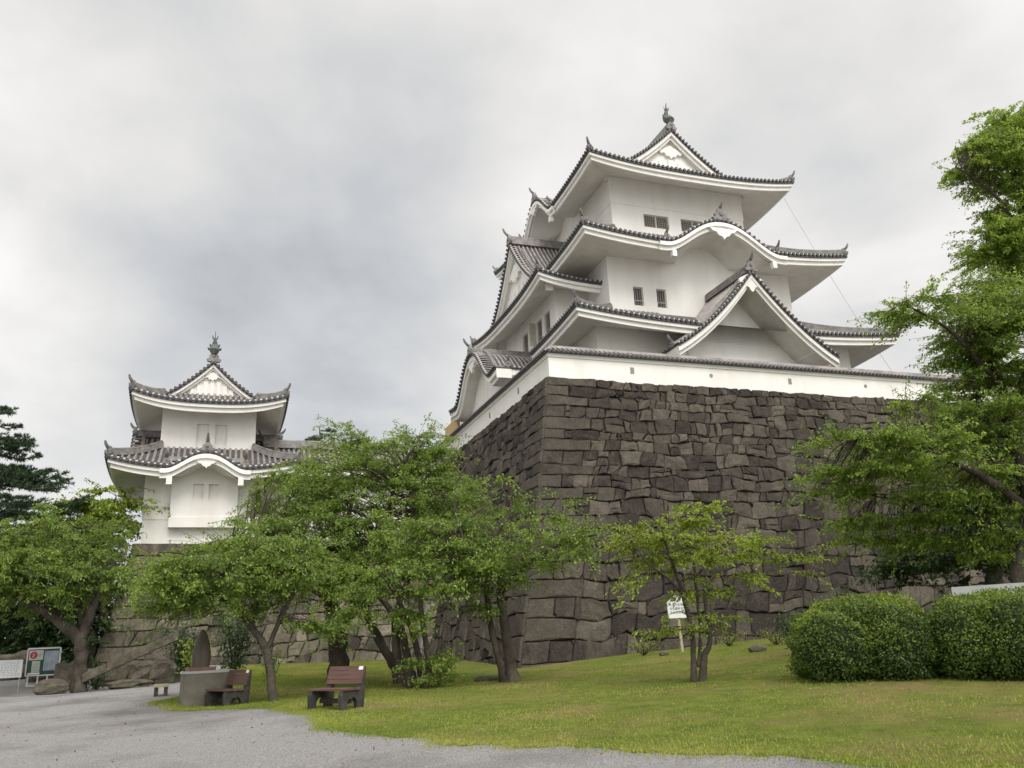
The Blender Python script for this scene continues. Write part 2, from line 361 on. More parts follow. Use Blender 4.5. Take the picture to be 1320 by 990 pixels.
# lawn: a ruled sheet from its ragged front edge back to the walls
rng = np.random.default_rng(5)
edge = [(-14.5, 44.5), (-13.0, 39.0), (-11.4, 33.5), (-10.0, 28.5), (-9.6, 25.5), (-9.7, 23.9)] + [tuple(at(x, y, Y)[:2]) for x, y, Y in ((205, 904, 24.3), (232, 914, 22.4), (300, 922, 21.2), (352, 926, 20.6), (405, 927, 18.0), (424, 942, 15.6), (500, 951, 14.3), (590, 958, 13.2), (690, 964, 12.6), (790, 966, 12.2), (900, 972, 11.4), (1000, 974, 11.0), (1080, 980, 10.4), (1160, 990, 9.8))] + [(5.5, 8.2), (9, 6.0), (16, 4.0)]
back = [(-13.5, 45.6)]*3 + [(-9, 47)]*2 + [(-7, 47.5)]*2 + [(-5, 47.5)]*4 + [(-3.2, 44)]*2 + [(-.3, 33.9), (3, 35.2), (8, 37.0), (13, 38.8), (18, 40.6), (22, 42), (26, 43.3), (28, 40), (30, 34), (32, 26), (34, 18)]
def resample(P, n):
    P = np.array(P, float); L = np.append(0, np.cumsum(np.linalg.norm(np.diff(P, axis=0), axis=1)+1e-3)); t = np.linspace(0, L[-1], n)
    return np.stack([np.interp(t, L, P[:, 0]), np.interp(t, L, P[:, 1])], 1)
ne = 900
Eg = resample(edge, ne)
tt = np.linspace(0, 1, len(back)); Bk = np.stack([np.interp(np.linspace(0, 1, ne), tt, np.array(back)[:, k]) for k in (0, 1)], 1)
wob = sum(a*np.interp(np.linspace(0, n, ne), np.arange(n+1), rng.normal(size=n+1)) for a, n in ((.16, 40), (.09, 120), (.05, 330)))
dirn = Bk-Eg; dirn /= np.linalg.norm(dirn, axis=1, keepdims=True)
Eg = Eg + dirn*wob[:, None]
rows = []
for k in range(26):
    t = (k/25)**1.6; XY = Eg*(1-t)+Bk*t; Z = hgt(XY) + (.004 if k == 0 else .018)
    rows.append(np.column_stack([XY, Z]).tolist())
mb = MB(); mb.grid(rows, flip=True)
ml = material('lawn', (.10, .130, .024), (.175, .205, .038), 2.3, .95, 1.0, 45, .1, c3=(.25, .18, .085), scale3=.5, amt3=.8, detail=9)
tag(build(mb, 'lawn', ml, smooth=True), kind='structure')
# grass blades over the lawn
nb = 270000
ii = rng.integers(0, ne, nb); kk = rng.random(nb)**2.3*.8
XY = Eg[ii]*(1-kk[:, None]) + Bk[ii]*kk[:, None] + rng.normal(0, .05, (nb, 2))
# ragged tufts that creep out over the gravel
nt_ = 16000; tc_ = rng.integers(0, ne, 500); ti = np.clip(tc_[rng.integers(0, 500, nt_)]+rng.integers(-5, 6, nt_), 0, ne-1)
XY = np.vstack([XY, Eg[ti]-dirn[ti]*np.abs(rng.normal(0, .22, nt_))[:, None]+rng.normal(0, .05, (nt_, 2))])
bare = np.sin(XY[:, 0]*.9+1.7*np.sin(XY[:, 1]*.55+1))+np.sin(XY[:, 1]*.8+1.3*np.sin(XY[:, 0]*.7))+rng.normal(0, .35, len(XY)) > 1.35
XY = XY[~(bare & (rng.random(len(XY)) < .75))]
keep = (XY[:, 1] < 44) & (XY[:, 1] > 8.5) & (XY[:, 0] > -15) & (XY[:, 0] < 17)
XY = XY[keep]; Z = hgt(XY); n = len(XY)
patch = np.sin(XY[:, 0]*1.3+np.sin(XY[:, 1]*.9)*1.5)*.5+np.sin(XY[:, 1]*1.7+XY[:, 0]*.6)*.5
hh = rng.uniform(.018, .052, n)*(1+.35*patch)*np.where(rng.random(n) < .03, 1.9, 1)
D = np.column_stack([rng.normal(0, .45, (n, 2)), np.ones(n)]); N = np.column_stack([rng.normal(0, 1, (n, 2)), np.zeros(n)])
tone = .45+.25*patch+rng.normal(0, .24, n)+np.where(np.sin(XY[:, 0]*.8+2)*np.sin(XY[:, 1]*.6+XY[:, 0]*.2) > .55, .3, 0)
g = leaf_mesh('grass', np.column_stack([XY, Z+.018+hh*.4]), D, N, hh, rng.uniform(.009, .016, n), tone, M['grass'])
tag(g, 'short yellow green grass covering the sloping lawn below the castle wall', 'grass', kind='stuff')

# ------------------------------------------------------------------ castle frame: x along the front wall, y into depth
CAZ = R(90-70.35); CO = np.array((1.66, 37.97, 0.0))
ca, sa = math.cos(CAZ), math.sin(CAZ)
def cw(x, y, z): return np.array((CO[0]+ca*x-sa*y, CO[1]+sa*x+ca*y, z))
def castle_thing(name, label, cat, o, group=None): return thing(name, label, cat, cw(*o), CAZ, group)

# ------------------------------------------------------------------ dry stone walls
def stone_face(mb, tones, P, S, H, seed, h_low, h_high, w_avg, corner_phase=None, right_end=True):
    """stones laid in uneven courses on the mapped face P(s, t, out)"""
    rg = random.Random(seed)
    hs = [0.0]
    while hs[-1] < H-.3:
        f = hs[-1]/H; hs.append(hs[-1] + (h_low*(1-f)+h_high*f)*rg.uniform(.86, 1.15))
    k = H/hs[-1]; hs = [x*k for x in hs]; nc = len(hs)-1
    ctrl = [[rg.uniform(-1, 1) for _ in range(int(S/1.1)+4)] for _ in range(nc+1)]
    def hb(i, s):
        if i == 0 or i == nc: base = hs[i]; amp = .05 if i == nc else 0
        else: base = hs[i]; amp = .30*min(hs[i+1]-hs[i], hs[i]-hs[i-1])
        if corner_phase is not None: amp *= min(1, max(0, (s-.6)/3))
        x = s/1.1; j = int(x); fr = x-j; c = ctrl[i]
        return base + amp*(c[j]*(1-fr)+c[min(j+1, len(c)-1)]*fr)
    def stone(pts, flat=False, tone=None):
        if len(pts) < 3: return
        pts = np.array(pts, float); c = pts.mean(0)
        tone = rg.random() if tone is None else tone
        dep = rg.uniform(-.055, .05) if not flat else .02; tx, ty = (rg.uniform(-.10, .10), rg.uniform(-.10, .10)) if not flat else (0, 0)
        size = np.sqrt((pts[:, 0].max()-pts[:, 0].min())*(pts[:, 1].max()-pts[:, 1].min()))
        def ring(shr, d, nz):
            out = []
            for p in pts:
                v = c-p; L = np.linalg.norm(v)+1e-6; q = p+v/L*min(shr, L*.8)
                o = d+tx*(q[0]-c[0])+ty*(q[1]-c[1])+rg.uniform(-nz, nz)
                out.append(P(q[0]+rg.uniform(-nz, nz)*.4, q[1]+rg.uniform(-nz, nz)*.4, o+(dep if d > -.1 else 0)))
            return out
        z = size
        Rr = [ring(.012, -.28, 0), ring(.012, -.03, .016), ring(.018+.012*z, .012+.008*z, .016), ring(.03+.05*z, .026+.020*z, .022)]
        i0 = len(mb.v); n = len(pts)
        for r in Rr: mb.v += [tuple(p) for p in r]
        for a in range(3):
            for b in range(n):
                b2 = (b+1) % n; mb.f.append((i0+a*n+b, i0+a*n+b2, i0+(a+1)*n+b2, i0+(a+1)*n+b)); mb.m.append(0); tones.append(tone)
        # the face breaks into two or three slightly tilted planes
        k1 = rg.randrange(n); k2 = (k1+rg.randrange(max(2, n//3), max(3, 2*n//3+1))) % n
        q = [i0+3*n+b for b in range(n)]
        lo, hi = min(k1, k2), max(k1, k2)
        if hi-lo >= 2 and n-(hi-lo) >= 2 and not flat:
            m_ = (pts[lo]+pts[hi])/2*.6+c*.4; mb.v.append(tuple(P(m_[0], m_[1], dep+.035+.02*z+rg.uniform(-.01, .035)))); mi = len(mb.v)-1
            for g_ in (q[lo:hi+1]+[mi], q[hi:]+q[:lo+1]+[mi]): mb.f.append(tuple(g_)); mb.m.append(0); tones.append(tone)
        else: mb.f.append(tuple(q)); mb.m.append(0); tones.append(tone)
    for i in range(nc):
        ch = hs[i+1]-hs[i]
        joints = [0.0]
        if corner_phase is not None: joints.append((2.3 if (i+corner_phase) % 2 == 0 else 1.05)*rg.uniform(.9, 1.12))
        while joints[-1] < S: joints.append(joints[-1] + max(.40, rg.gauss(1, .5))*w_avg*(ch/.75)**.6)
        sl = [(0, 0)] + [(rg.uniform(-.13, .13), rg.uniform(-.13, .13)) for _ in joints[1:]]
        for j in range(len(joints)-1):
            a0, a1 = joints[j]+sl[j][0], joints[j]+sl[j][1]; b0, b1 = joints[j+1]+sl[j+1][0], joints[j+1]+sl[j+1][1]
            if j == 0 and corner_phase is not None: a0 = a1 = 0.0; b0 = b1 = joints[1]; sl[1] = (0, 0)
            flat = (j == 0 and corner_phase is not None)
            def side(s0, s1, top):
                nseg = max(2, int((abs(s1-s0))/.28)); out = []
                for q in range(nseg+1):
                    s = s0+(s1-s0)*q/nseg; t = hb(i+1 if top else i, s)
                    jit = 0 if flat or q in (0, nseg) else rg.uniform(-.05, .05)
                    out.append((s, t+jit))
                return out
            bot = side(a0, b0, False); top = side(a1, b1, True)
            if flat: stone(bot+top[::-1], True, .35+rg.random()*.4); continue
            # soften the corners so that no stone is a plain rectangle
            cutc = rg.uniform(0, .14)
            mL = (((bot[0][0]+top[0][0])/2+rg.uniform(-.06, .06)), (bot[0][1]+top[0][1])/2)
            mR = (((bot[-1][0]+top[-1][0])/2+rg.uniform(-.06, .06)), (bot[-1][1]+top[-1][1])/2)
            r = rg.random()
            if r < .12 and ch > .5:      # two thin stones one over the other
                ym = rg.uniform(.38, .62); l = (a0*(1-ym)+a1*ym, bot[0][1]*(1-ym)+top[0][1]*ym); rr = (b0*(1-ym)+b1*ym, bot[-1][1]*(1-ym)+top[-1][1]*ym)
                mid = ((l[0]+rr[0])/2, (l[1]+rr[1])/2+rg.uniform(-.08, .08))
                stone(bot+[rr, mid, l]); stone([l, mid, rr]+top[::-1])
            elif r < .75:
                def cut(p, q, rr_, f): return [(p[0]+(q[0]-p[0])*f, p[1]+(q[1]-p[1])*f), (p[0]+(rr_[0]-p[0])*f, p[1]+(rr_[1]-p[1])*f)]
                pts = bot+[mR]+top[::-1]+[mL]
                kx = rg.choice((0, len(bot)-1, len(bot)+1, len(pts)-2)); n = len(pts); p, q0, q1 = pts[kx], pts[kx-1], pts[(kx+1) % n]
                f = rg.uniform(.25, .7)
                pts[kx:kx+1] = [(p[0]+(q0[0]-p[0])*f, p[1]+(q0[1]-p[1])*f), (p[0]+(q1[0]-p[0])*f, p[1]+(q1[1]-p[1])*f)]
                stone(pts)
                if f*ch > .25: # chock stone in the gap
                    stone([p, (p[0]+(q0[0]-p[0])*f*.85, p[1]+(q0[1]-p[1])*f*.85), (p[0]+(q1[0]-p[0])*f*.85, p[1]+(q1[1]-p[1])*f*.85)][::1] if kx < len(bot) else [p, (p[0]+(q0[0]-p[0])*f*.85, p[1]+(q0[1]-p[1])*f*.85), (p[0]+(q1[0]-p[0])*f*.85, p[1]+(q1[1]-p[1])*f*.85)])
            else: stone(bot+[mR]+top[::-1]+[mL])

Z0, ZT, SB = -.1, 13.5, 3.25
def setb(z): return SB*max(0, (1-(z-Z0)/(ZT-Z0)))**1.22
base = castle_thing('castle_stone_base', 'tall dark battered stone base under the white castle keep', 'stone wall', (0, 0, 0))
def P_front(s, t, o):
    z = Z0+t; b = setb(z); return (-b+s, -b-o, z+o*.18)
def P_left(s, t, o):
    z = Z0+t; b = setb(z); return (-b-o, -b+s, z+o*.18)
for nm, P, S, seed, ph in (('front_masonry', P_front, 31, 11, 0), ('side_masonry', P_left, 31, 23, 1)):
    mb = MB(); tn = []; stone_face(mb, tn, P, S, ZT-Z0, seed, .84, .46, .78, ph)
    if nm == 'side_masonry': mb.f = [f[::-1] for f in mb.f]
    o = build(mb, nm, M['stone'], base, tones=tn)
mb = MB()
rows = [[tuple(P_front(.06+s, t, -.13)) for s in (0, 10, 20, 31)] for t in np.linspace(0, ZT-Z0-.02, 12)]; mb.grid(rows)
rows = [[tuple(P_left(.06+s, t, -.13)) for s in (0, 10, 20, 31)] for t in np.linspace(0, ZT-Z0-.02, 12)]; mb.grid(rows, flip=True)
mb.quad((.1, .1, ZT-.03), (30, .1, ZT-.03), (30, 30, ZT-.03), (.1, 30, ZT-.03))
build(mb, 'joint_fill', M['stone_gap'], base)

# lower terrace wall carrying the corner tower
TZ0, TZT = .2, 7.42
def tsetb(z): return 1.5*max(0, 1-(z-TZ0)/(TZT-TZ0))**1.15
ter = castle_thing('terrace_stone_wall', 'lower paler stone wall behind the trees below the corner tower', 'stone wall', (-10, 13.6, 0))
TX, TY = -18.42, 13.75
def P_tf(s, t, o):
    z = TZ0+t; b = tsetb(z); return (TX-b+s, TY-b-o, z+o*.18)
def P_tl(s, t, o):
    z = TZ0+t; b = tsetb(z); return (TX-b-o, TY-b+s, z+o*.18)
for nm, P, S, seed, ph in (('front_masonry', P_tf, 17.6, 31, 0), ('side_masonry', P_tl, 10, 37, 1)):
    mb = MB(); tn = []; stone_face(mb, tn, P, S, TZT-TZ0, seed, .74, .62, .85, ph)
    if nm == 'side_masonry': mb.f = [f[::-1] for f in mb.f]
    build(mb, nm, M['stone_light'], ter, (-10, 13.6, 0), tones=tn)
mb = MB()
mb.grid([[tuple(P_tf(.06+s, t, -.13)) for s in (0, 8, 17.4)] for t in np.linspace(0, TZT-TZ0-.02, 8)])
mb.grid([[tuple(P_tl(.06+s, t, -.13)) for s in (0, 5, 10)] for t in np.linspace(0, TZT-TZ0-.02, 8)], flip=True)
mb.quad((TX+.1, TY+.1, TZT-.03), (-.5, TY+.1, TZT-.03), (-.5, 23.5, TZT-.03), (TX+.1, 23.5, TZT-.03))
build(mb, 'joint_fill', M['stone_gap'], ter, (-10, 13.6, 0))

# ------------------------------------------------------------------ roofs
def frame(cx, cy, quarter=0):
    c, s = ((1, 0), (0, 1), (-1, 0), (0, -1))[quarter % 4]
    return lambda x, y, z: (cx+c*x-s*y, cy+s*x+c*y, z)
def horn(mb, p, d, L=.55, m=0):
    """upturned tile horn leaving p in horizontal direction d"""
    p = np.array(p, float); d = np.array((d[0], d[1], 0.0)); d /= np.linalg.norm(d)
    mb.tube([p, p+d*L*.35+np.array((0, 0, L*.18)), p+d*L*.62+np.array((0, 0, L*.5)), p+d*L*.75+np.array((0, 0, L*.85))], [.10, .09, .075, .05], 6, m)
def oni(mb, p, d, w=.55, h=.6, m=0):
    """ridge end tile with shoulders, facing direction d"""
    p = np.array(p, float); d = np.array((d[0], d[1])); d = d/np.linalg.norm(d); x = np.array((-d[1], d[0]))
    T = lambda a, b, c: (p[0]+x[0]*a+d[0]*b, p[1]+x[1]*a+d[1]*b, p[2]+c)
    out = [(-.62*w, -.12*h), (-.75*w, .10*h), (-.48*w, .22*h), (-.5*w, .5*h), (-.3*w, .62*h), (-.22*w, .95*h), (0, 1.12*h), (.22*w, .95*h), (.3*w, .62*h), (.5*w, .5*h), (.48*w, .22*h), (.75*w, .10*h), (.62*w, -.12*h)]
    mb.extrude(out, T, .14, -.06, m)
    mb.tube([T(0, .13, .45*h), T(0, .2, .45*h)], [.2*w, .13*w], 8, m)
def half_rib(mb, pts, r, m=0):
    """half round tile row along pts"""
    pts = [np.array(p, float) for p in pts]; k = len(pts); i0 = len(mb.v)
    for j in range(k):
        d = pts[min(j+1, k-1)]-pts[max(j-1, 0)]; d /= np.linalg.norm(d)+1e-9
        x = np.cross(d, (0, 0, 1.0)); x /= np.linalg.norm(x)+1e-9; u = np.cross(x, d)
        for a in (0, 45, 90, 135, 180):
            mb.v.append(tuple(pts[j]+r*(math.cos(R(a))*x+math.sin(R(a))*u)))
    for j in range(k-1):
        for q in range(4): a = i0+j*5+q; mb.f.append((a, a+1, a+6, a+5)); mb.m.append(m)
def cap(mb, p, d, r=.095, m=2):
    p = np.array(p, float); d = np.array(d, float); mb.tube([p-d*.06, p+d*.05], r, 8, m)
def pale_end(mb, p, d, r=.088, m=3):
    """pale mortar bed showing where the end tile overlaps"""
    p = np.array(p, float); d = np.array(d, float); mb.tube([p-d*.16+np.array((0, 0, .012)), p-d*.075+np.array((0, 0, .012))], r, 7, m)
RIB, SP = .078, .30

def kara(w, h):
    """undulating gable: height above the eave at distance x from its centre"""
    def f(x):
        a = abs(x)/w
        if a >= 1: return 0.0
        return h*(.5+.5*math.cos(math.pi*a**1.12))**.92
    return f

def hip_roof(parent, org, name, cx, cy, A, B, z0, prof, d, rise, over, zw, q=0, bumps=None, gaps=None, gable=None, sides=(0, 1, 2, 3), rise_p=2.7, finial=True):
    """curved tiled roof. sides 0 front(-y) 1 right(+x) 2 back 3 left; prof(y)=height over the eave at depth y;
    gable=(ycut, yg): hip and gable roof with the ridge along y, else a skirt of depth d"""
    T0 = frame(cx, cy, q); bumps = bumps or {}; gaps = gaps or {}
    tiles, pl = MB(), MB(); extra = []; rid = None
    ycut = gable[0] if gable else d; yf = max(ycut, 1.5)
    def side_fn(s):
        L, Dp = ((A, B), (B, A), (A, B), (B, A))[s]
        def pt(x, y, z):
            if s == 0: l = (x, -Dp+y)
            elif s == 1: l = (Dp-y, x)
            elif s == 2: l = (-x, Dp-y)
            else: l = (-Dp+y, -x)
            return T0(l[0], l[1], z)
        def ze(x, y=0.0):
            sp = max(-1, min(1, x/(L-min(y, ycut)))); r = rise*abs(sp)**rise_p
            b = bumps.get(s)
            return z0, r, (b[2](x-b[0]) if b and abs(x-b[0]) < b[1] else 0)
        def zt(x, y):
            _, r, b = ze(x, y); z = z0+prof(max(y, 0))+r*max(0, 1-max(y, 0)/yf)**1.5
            return max(z, z0+b) if b > 0 else z
        return L, Dp, pt, ze, zt
    for s in sides:
        L, Dp, pt, ze, zt = side_fn(s); gp = gaps.get(s)
        dm = (d if not gable else (gable[1] if s in (0, 2) else Dp))
        ys = [dm*i/12 for i in range(13)] if gable and s in (1, 3) else [dm*i/7 for i in range(8)]
        ns = 120; ss = [-1+2*i/ns for i in range(ns+1)]
        rows = []
        for y in ys:
            hl = L-min(y, ycut) if (gable and s in (1, 3)) else L-y
            rows.append([pt(sv*hl, y, zt(sv*hl, y)) for sv in ss])
        ing = (lambda x: gp and gp[0] < x < gp[1])
        sk = (lambda a, b: ing(ss[b]*L) and gp[2]) if gp else None
        tiles.grid(rows, 1, skip=sk)
        # tile rows
        nx = int((2*L-.2)/SP); off = -nx*SP/2
        for i in range(nx+1):
            x = off+i*SP
            if ing(x) and gp[2]: continue
            lim = L-abs(x); ym = dm if (gable and s in (1, 3) and lim >= ycut) else min(dm, lim)
            if ym < .25: ym = .25
            k = max(3, int(ym/.45)+2); Y = [-.05+(ym+.05)*j/(k-1) for j in range(k)]
            if not ing(x):
                half_rib(tiles, [pt(x, y, zt(x, y)+.02) for y in Y], RIB, 0)
                p = np.array(pt(x, -.06, zt(x, 0)+.03)); p2 = np.array(pt(x, -1.06, zt(x, 0)+.03)); cap(tiles, p, p2-p)
                if i < nx and abs(x+SP/2) < L-.25:
                    xm = x+SP/2; zm = zt(xm, 0); tiles.box(xm-.062, xm+.062, -.045, .10, zm+.02, zm+.10, 3, T=pt)
        # dark tile edge, plaster steps, soffit
        xs = [ss[i]*L for i in range(ns+1)]
        def strip(mbx, pr, m, flip=False):
            rws = []
            for y, dz, w in pr:
                r_ = []
                for x in xs:
                    _, r, b = ze(x); xx = x*(L-y)/L; r_.append(pt(xx, y, z0+(r+b)*w+dz))
                rws.append(r_)
            mbx.grid(rws, m, flip=not flip, skip=(lambda a, b: ing(xs[b])) if gp else None)
        strip(tiles, [(-.03, .02, 1), (-.03, -.13, 1), (.1, -.15, 1)], 2)
        strip(pl, [(.06, -.14, 1), (.06, -.33, 1), (.20, -.35, 1), (.20, -.58, 1), (.30, -.60, 1)], 0)
        rws = []
        for j in range(6):
            t = j/5; y = .30+(over+.05-.30)*t; r_ = []
            for x in xs:
                _, r, b = ze(x); z = (z0-.60+r)*(1-t)+zw*t
                if b > 0: z = max(z, z0-.60+b)
                r_.append(pt(x*(L-y)/L, y, z))
            rws.append(r_)
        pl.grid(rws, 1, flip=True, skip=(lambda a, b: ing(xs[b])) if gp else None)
        # undulating gable board, pendant and ornaments
        if s in bumps:
            bc, bw, bf = bumps[s]
            rid = MB(); extra.append(('bargeboard_ridge', rid))
            xb = [bc-bw*1.12+2.24*bw*i/48 for i in range(49)]
            for y0_, y1_, ta, tb in ((-.10, .10, -.13, -.36), (.06, .16, -.36, -.62)):
                zb = [z0+bf(x-bc) for x in xb]
                pl.grid([[pt(x, y0_, z+ta) for x, z in zip(xb, zb)], [pt(x, y0_, z+tb) for x, z in zip(xb, zb)], [pt(x, y1_, z+tb) for x, z in zip(xb, zb)]], 0, flip=True)
                for e in (0, -1): pl.poly([pt(xb[e], y0_, zb[e]+ta), pt(xb[e], y0_, zb[e]+tb), pt(xb[e], y1_, zb[e]+tb), pt(xb[e], y1_, zb[e]+ta)], 0)
            zc = z0+bf(0)
            pend = [(-.8, 0), (-.62, -.16), (-.42, -.2), (-.3, -.36), (-.12, -.4), (0, -.55), (.12, -.4), (.3, -.36), (.42, -.2), (.62, -.16), (.8, 0)]
            k = bw/3.8
            g = MB(); g.extrude([(bc+a*k*1.15, zc-.55+b*k*1.25) for a, b in pend], lambda x, y, z: pt(x, y, z), -.14, .02, 0)
            extra.append(('gable_pendant', g))
            for sx in (-1, 1):
                pl.box(bc+sx*bw*.88-.14, bc+sx*bw*.88+.14, -.02, .25, z0-.95, z0-.55, 0, T=lambda x, y, z: pt(x, y, z))
            rid.sweep([pt(x, .75, zt(x, .75)+.02) for x in xb[3:-3]], .26, .24)
            rid.sweep([pt(bc, y, zt(bc, y)+.02) for y in np.linspace(.2, min(dm, over+1.2), 6)], .34, .34)
            a = np.array(pt(bc, 0.05, zc+.12)); dd = np.array(pt(bc, -1, 0))-np.array(pt(bc, 0, 0)); oni(rid, a, dd, .62*k+.2, .55*k+.15); horn(rid, a+np.array((0, 0, .6*k+.1)), dd, .5)
            for sx in (-1, 1):
                rid = MB(); extra.append(('ridge_end_tile', rid)); x = bc+sx*bw*.98; a = np.array(pt(x, .1, zt(x, .1)+.1)); oni(rid, a, dd, .3, .35); horn(rid, a+np.array((0, 0, .3)), dd, .42)
    # hips
    for sx in (-1, 1):
        for sy in (-1, 1):
            if (sy < 0 and 0 not in sides) or (sy > 0 and 2 not in sides): continue
            rid = MB(); extra.append(('hip_ridge', rid)); ym = ycut if gable else d; Y = np.linspace(.12, ym, 8)
            pts = [T0(sx*(A-y), sy*(B-y), z0+prof(y)+rise*max(0, 1-y/yf)**1.5+.02) for y in Y]
            rid.sweep(pts, .34, .30); rid.tube([(p[0], p[1], p[2]+.33) for p in pts], .085, 6)
            dd = np.array(T0(sx, sy, 0))-np.array(T0(0, 0, 0))
            oni(rid, np.array(pts[0])+np.array((0, 0, .06)), dd, .34, .40); horn(rid, np.array(pts[0])+np.array((0, 0, .34)), dd, .46)
            e = np.array(T0(sx*(A+.02), sy*(B+.02), z0+rise+.02)); horn(rid, e-dd/np.linalg.norm(dd)*.15, dd, .30)
    if gable:
        ycut, yg = gable
        zr = z0+prof(A)
        for sy in (-1, 1):
            if sy > 0 and 2 not in sides: continue
            X = [A-ycut - (A-ycut)*2*i/44 for i in range(45)]
            zv = lambda x: z0+prof(A-abs(x))
            P = lambda x, y, z: T0(x*(-sy), sy*(B-y), z)
            verge(tiles, pl, extra, P, X, zv, ycut, yg, .62 if A > 5 else .42)
            # gable wall
            w = MB(); zb = z0+prof(yg)-.15
            xs2 = [x for x in X if zv(x) > zb]
            w.poly([P(x, yg, zv(x)-.05) for x in xs2] + [P(xs2[-1], yg, zb), P(xs2[0], yg, zb)], 0)
            # carved relief on the gable
            hh = zr-zb; wd = xs2[0]*.62
            for j in range(9):
                a = -wd+2*wd*j/8; top = zb+.12+hh*.40*(1-(abs(a)/wd)**1.5)+.05
                w.box(a-.07*wd, a+.07*wd, yg-.10, yg+.02, zb, top, 0, T=P)
            pend = [(-.9, .1), (-.8, -.12), (-.5, -.06), (-.36, -.3), (-.14, -.28), (0, -.5), (.14, -.28), (.36, -.3), (.5, -.06), (.8, -.12), (.9, .1), (0, .55)]
            kk = hh*.26
            w.extrude([(a*kk, zr-hh*.42+b*kk) for a, b in pend], P, yg-.2, yg+.02, 0)
            extra.append(('gable_wall', w))
        rid = MB(); extra.append(('main_ridge', rid)); ridge_pts = [T0(0, y, zr+.02) for y in np.linspace(-(B-ycut)+.05, (B-ycut if 2 in sides else B), 8)]
        rid.sweep(ridge_pts, .46, .52); rid.tube([(p[0], p[1], p[2]+.56) for p in ridge_pts], .10, 8)
        dd = np.array(T0(0, -1, 0))-np.array(T0(0, 0, 0))
        oni(rid, np.array(ridge_pts[0])+np.array((0, 0, .05)), dd, .55, .62)
        if not finial: horn(rid, np.array(ridge_pts[0])+np.array((0, 0, .62)), dd, .6)
    ro = build(tiles, name, [M['tile'], M['tile_pan'], M['tile_cap'], M['lime']], parent, org)
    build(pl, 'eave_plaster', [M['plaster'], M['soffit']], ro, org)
    for nm, w in extra: build(w, nm, M['plaster'] if nm.startswith('gable') else M['ridge'], ro, org)
    return ro

def verge(tiles, pl, extra, P, X, zv, yc, yg, strip):
    """gable edge: cross tiles, end caps, double plaster board following the slope"""
    arc = [0.0]
    for a, b in zip(X[:-1], X[1:]): arc.append(arc[-1]+math.hypot(b-a, zv(b)-zv(a)))
    nn = int(arc[-1]/.29)
    dv = np.array(P(0, yc-1, 0))-np.array(P(0, yc, 0))
    for i in range(nn+1):
        x = float(np.interp(arc[-1]*(i+.5)/(nn+1), arc, X)); z = zv(x)
        half_rib(tiles, [P(x, yc-.06, z+.05), P(x, yc+strip, z+.05)], RIB*.95, 0)
        cap(tiles, np.array(P(x, yc-.08, z+.05)), dv, .09)
        x2 = float(np.interp(arc[-1]*(i+1)/(nn+1), arc, X)); tiles.box(x2-.05, x2+.05, yc-.045, yc+.08, zv(x2)+.05, zv(x2)+.12, 3, T=P)
    z_ = [zv(x) for x in X]
    tiles.grid([[P(x, yc-.03, z+.06) for x, z in zip(X, z_)], [P(x, yc-.03, z-.12) for x, z in zip(X, z_)], [P(x, yc+.1, z-.13) for x, z in zip(X, z_)]], 2)
    for XX in (X[:len(X)//2-1], X[-(len(X)//2-1):]):
        rid = MB(); extra.append(('verge_ridge', rid)); rid.sweep([P(x, yc+strip+.12, zv(x)+.02) for x in XX], .26, .26)
    a = .34 if abs(X[0]) > 3 else .24; b = .58 if abs(X[0]) > 3 else .40
    for y0, t0, t1 in ((yc+.04, -.11, -.06-a), (yc+.20, -.06-a, -.06-b)):
        pl.grid([[P(x, y0, z+t0) for x, z in zip(X, z_)], [P(x, y0, z+t1) for x, z in zip(X, z_)], [P(x, y0+.16, z+t1) for x, z in zip(X, z_)]], 0)
    y1 = yc+.34
    pl.grid([[P(x, y1-.02, z-.06-b) for x, z in zip(X, z_)], [P(x, yg+.02, z-.06-b) for x, z in zip(X, z_)]], 1)
    for e in (0, -1):
        pl.poly([P(X[e], yc+.04, z_[e]-.06), P(X[e], yc+.04, z_[e]-.06-b), P(X[e], yg, z_[e]-.06-b), P(X[e], yg, z_[e]-.06)], 0)

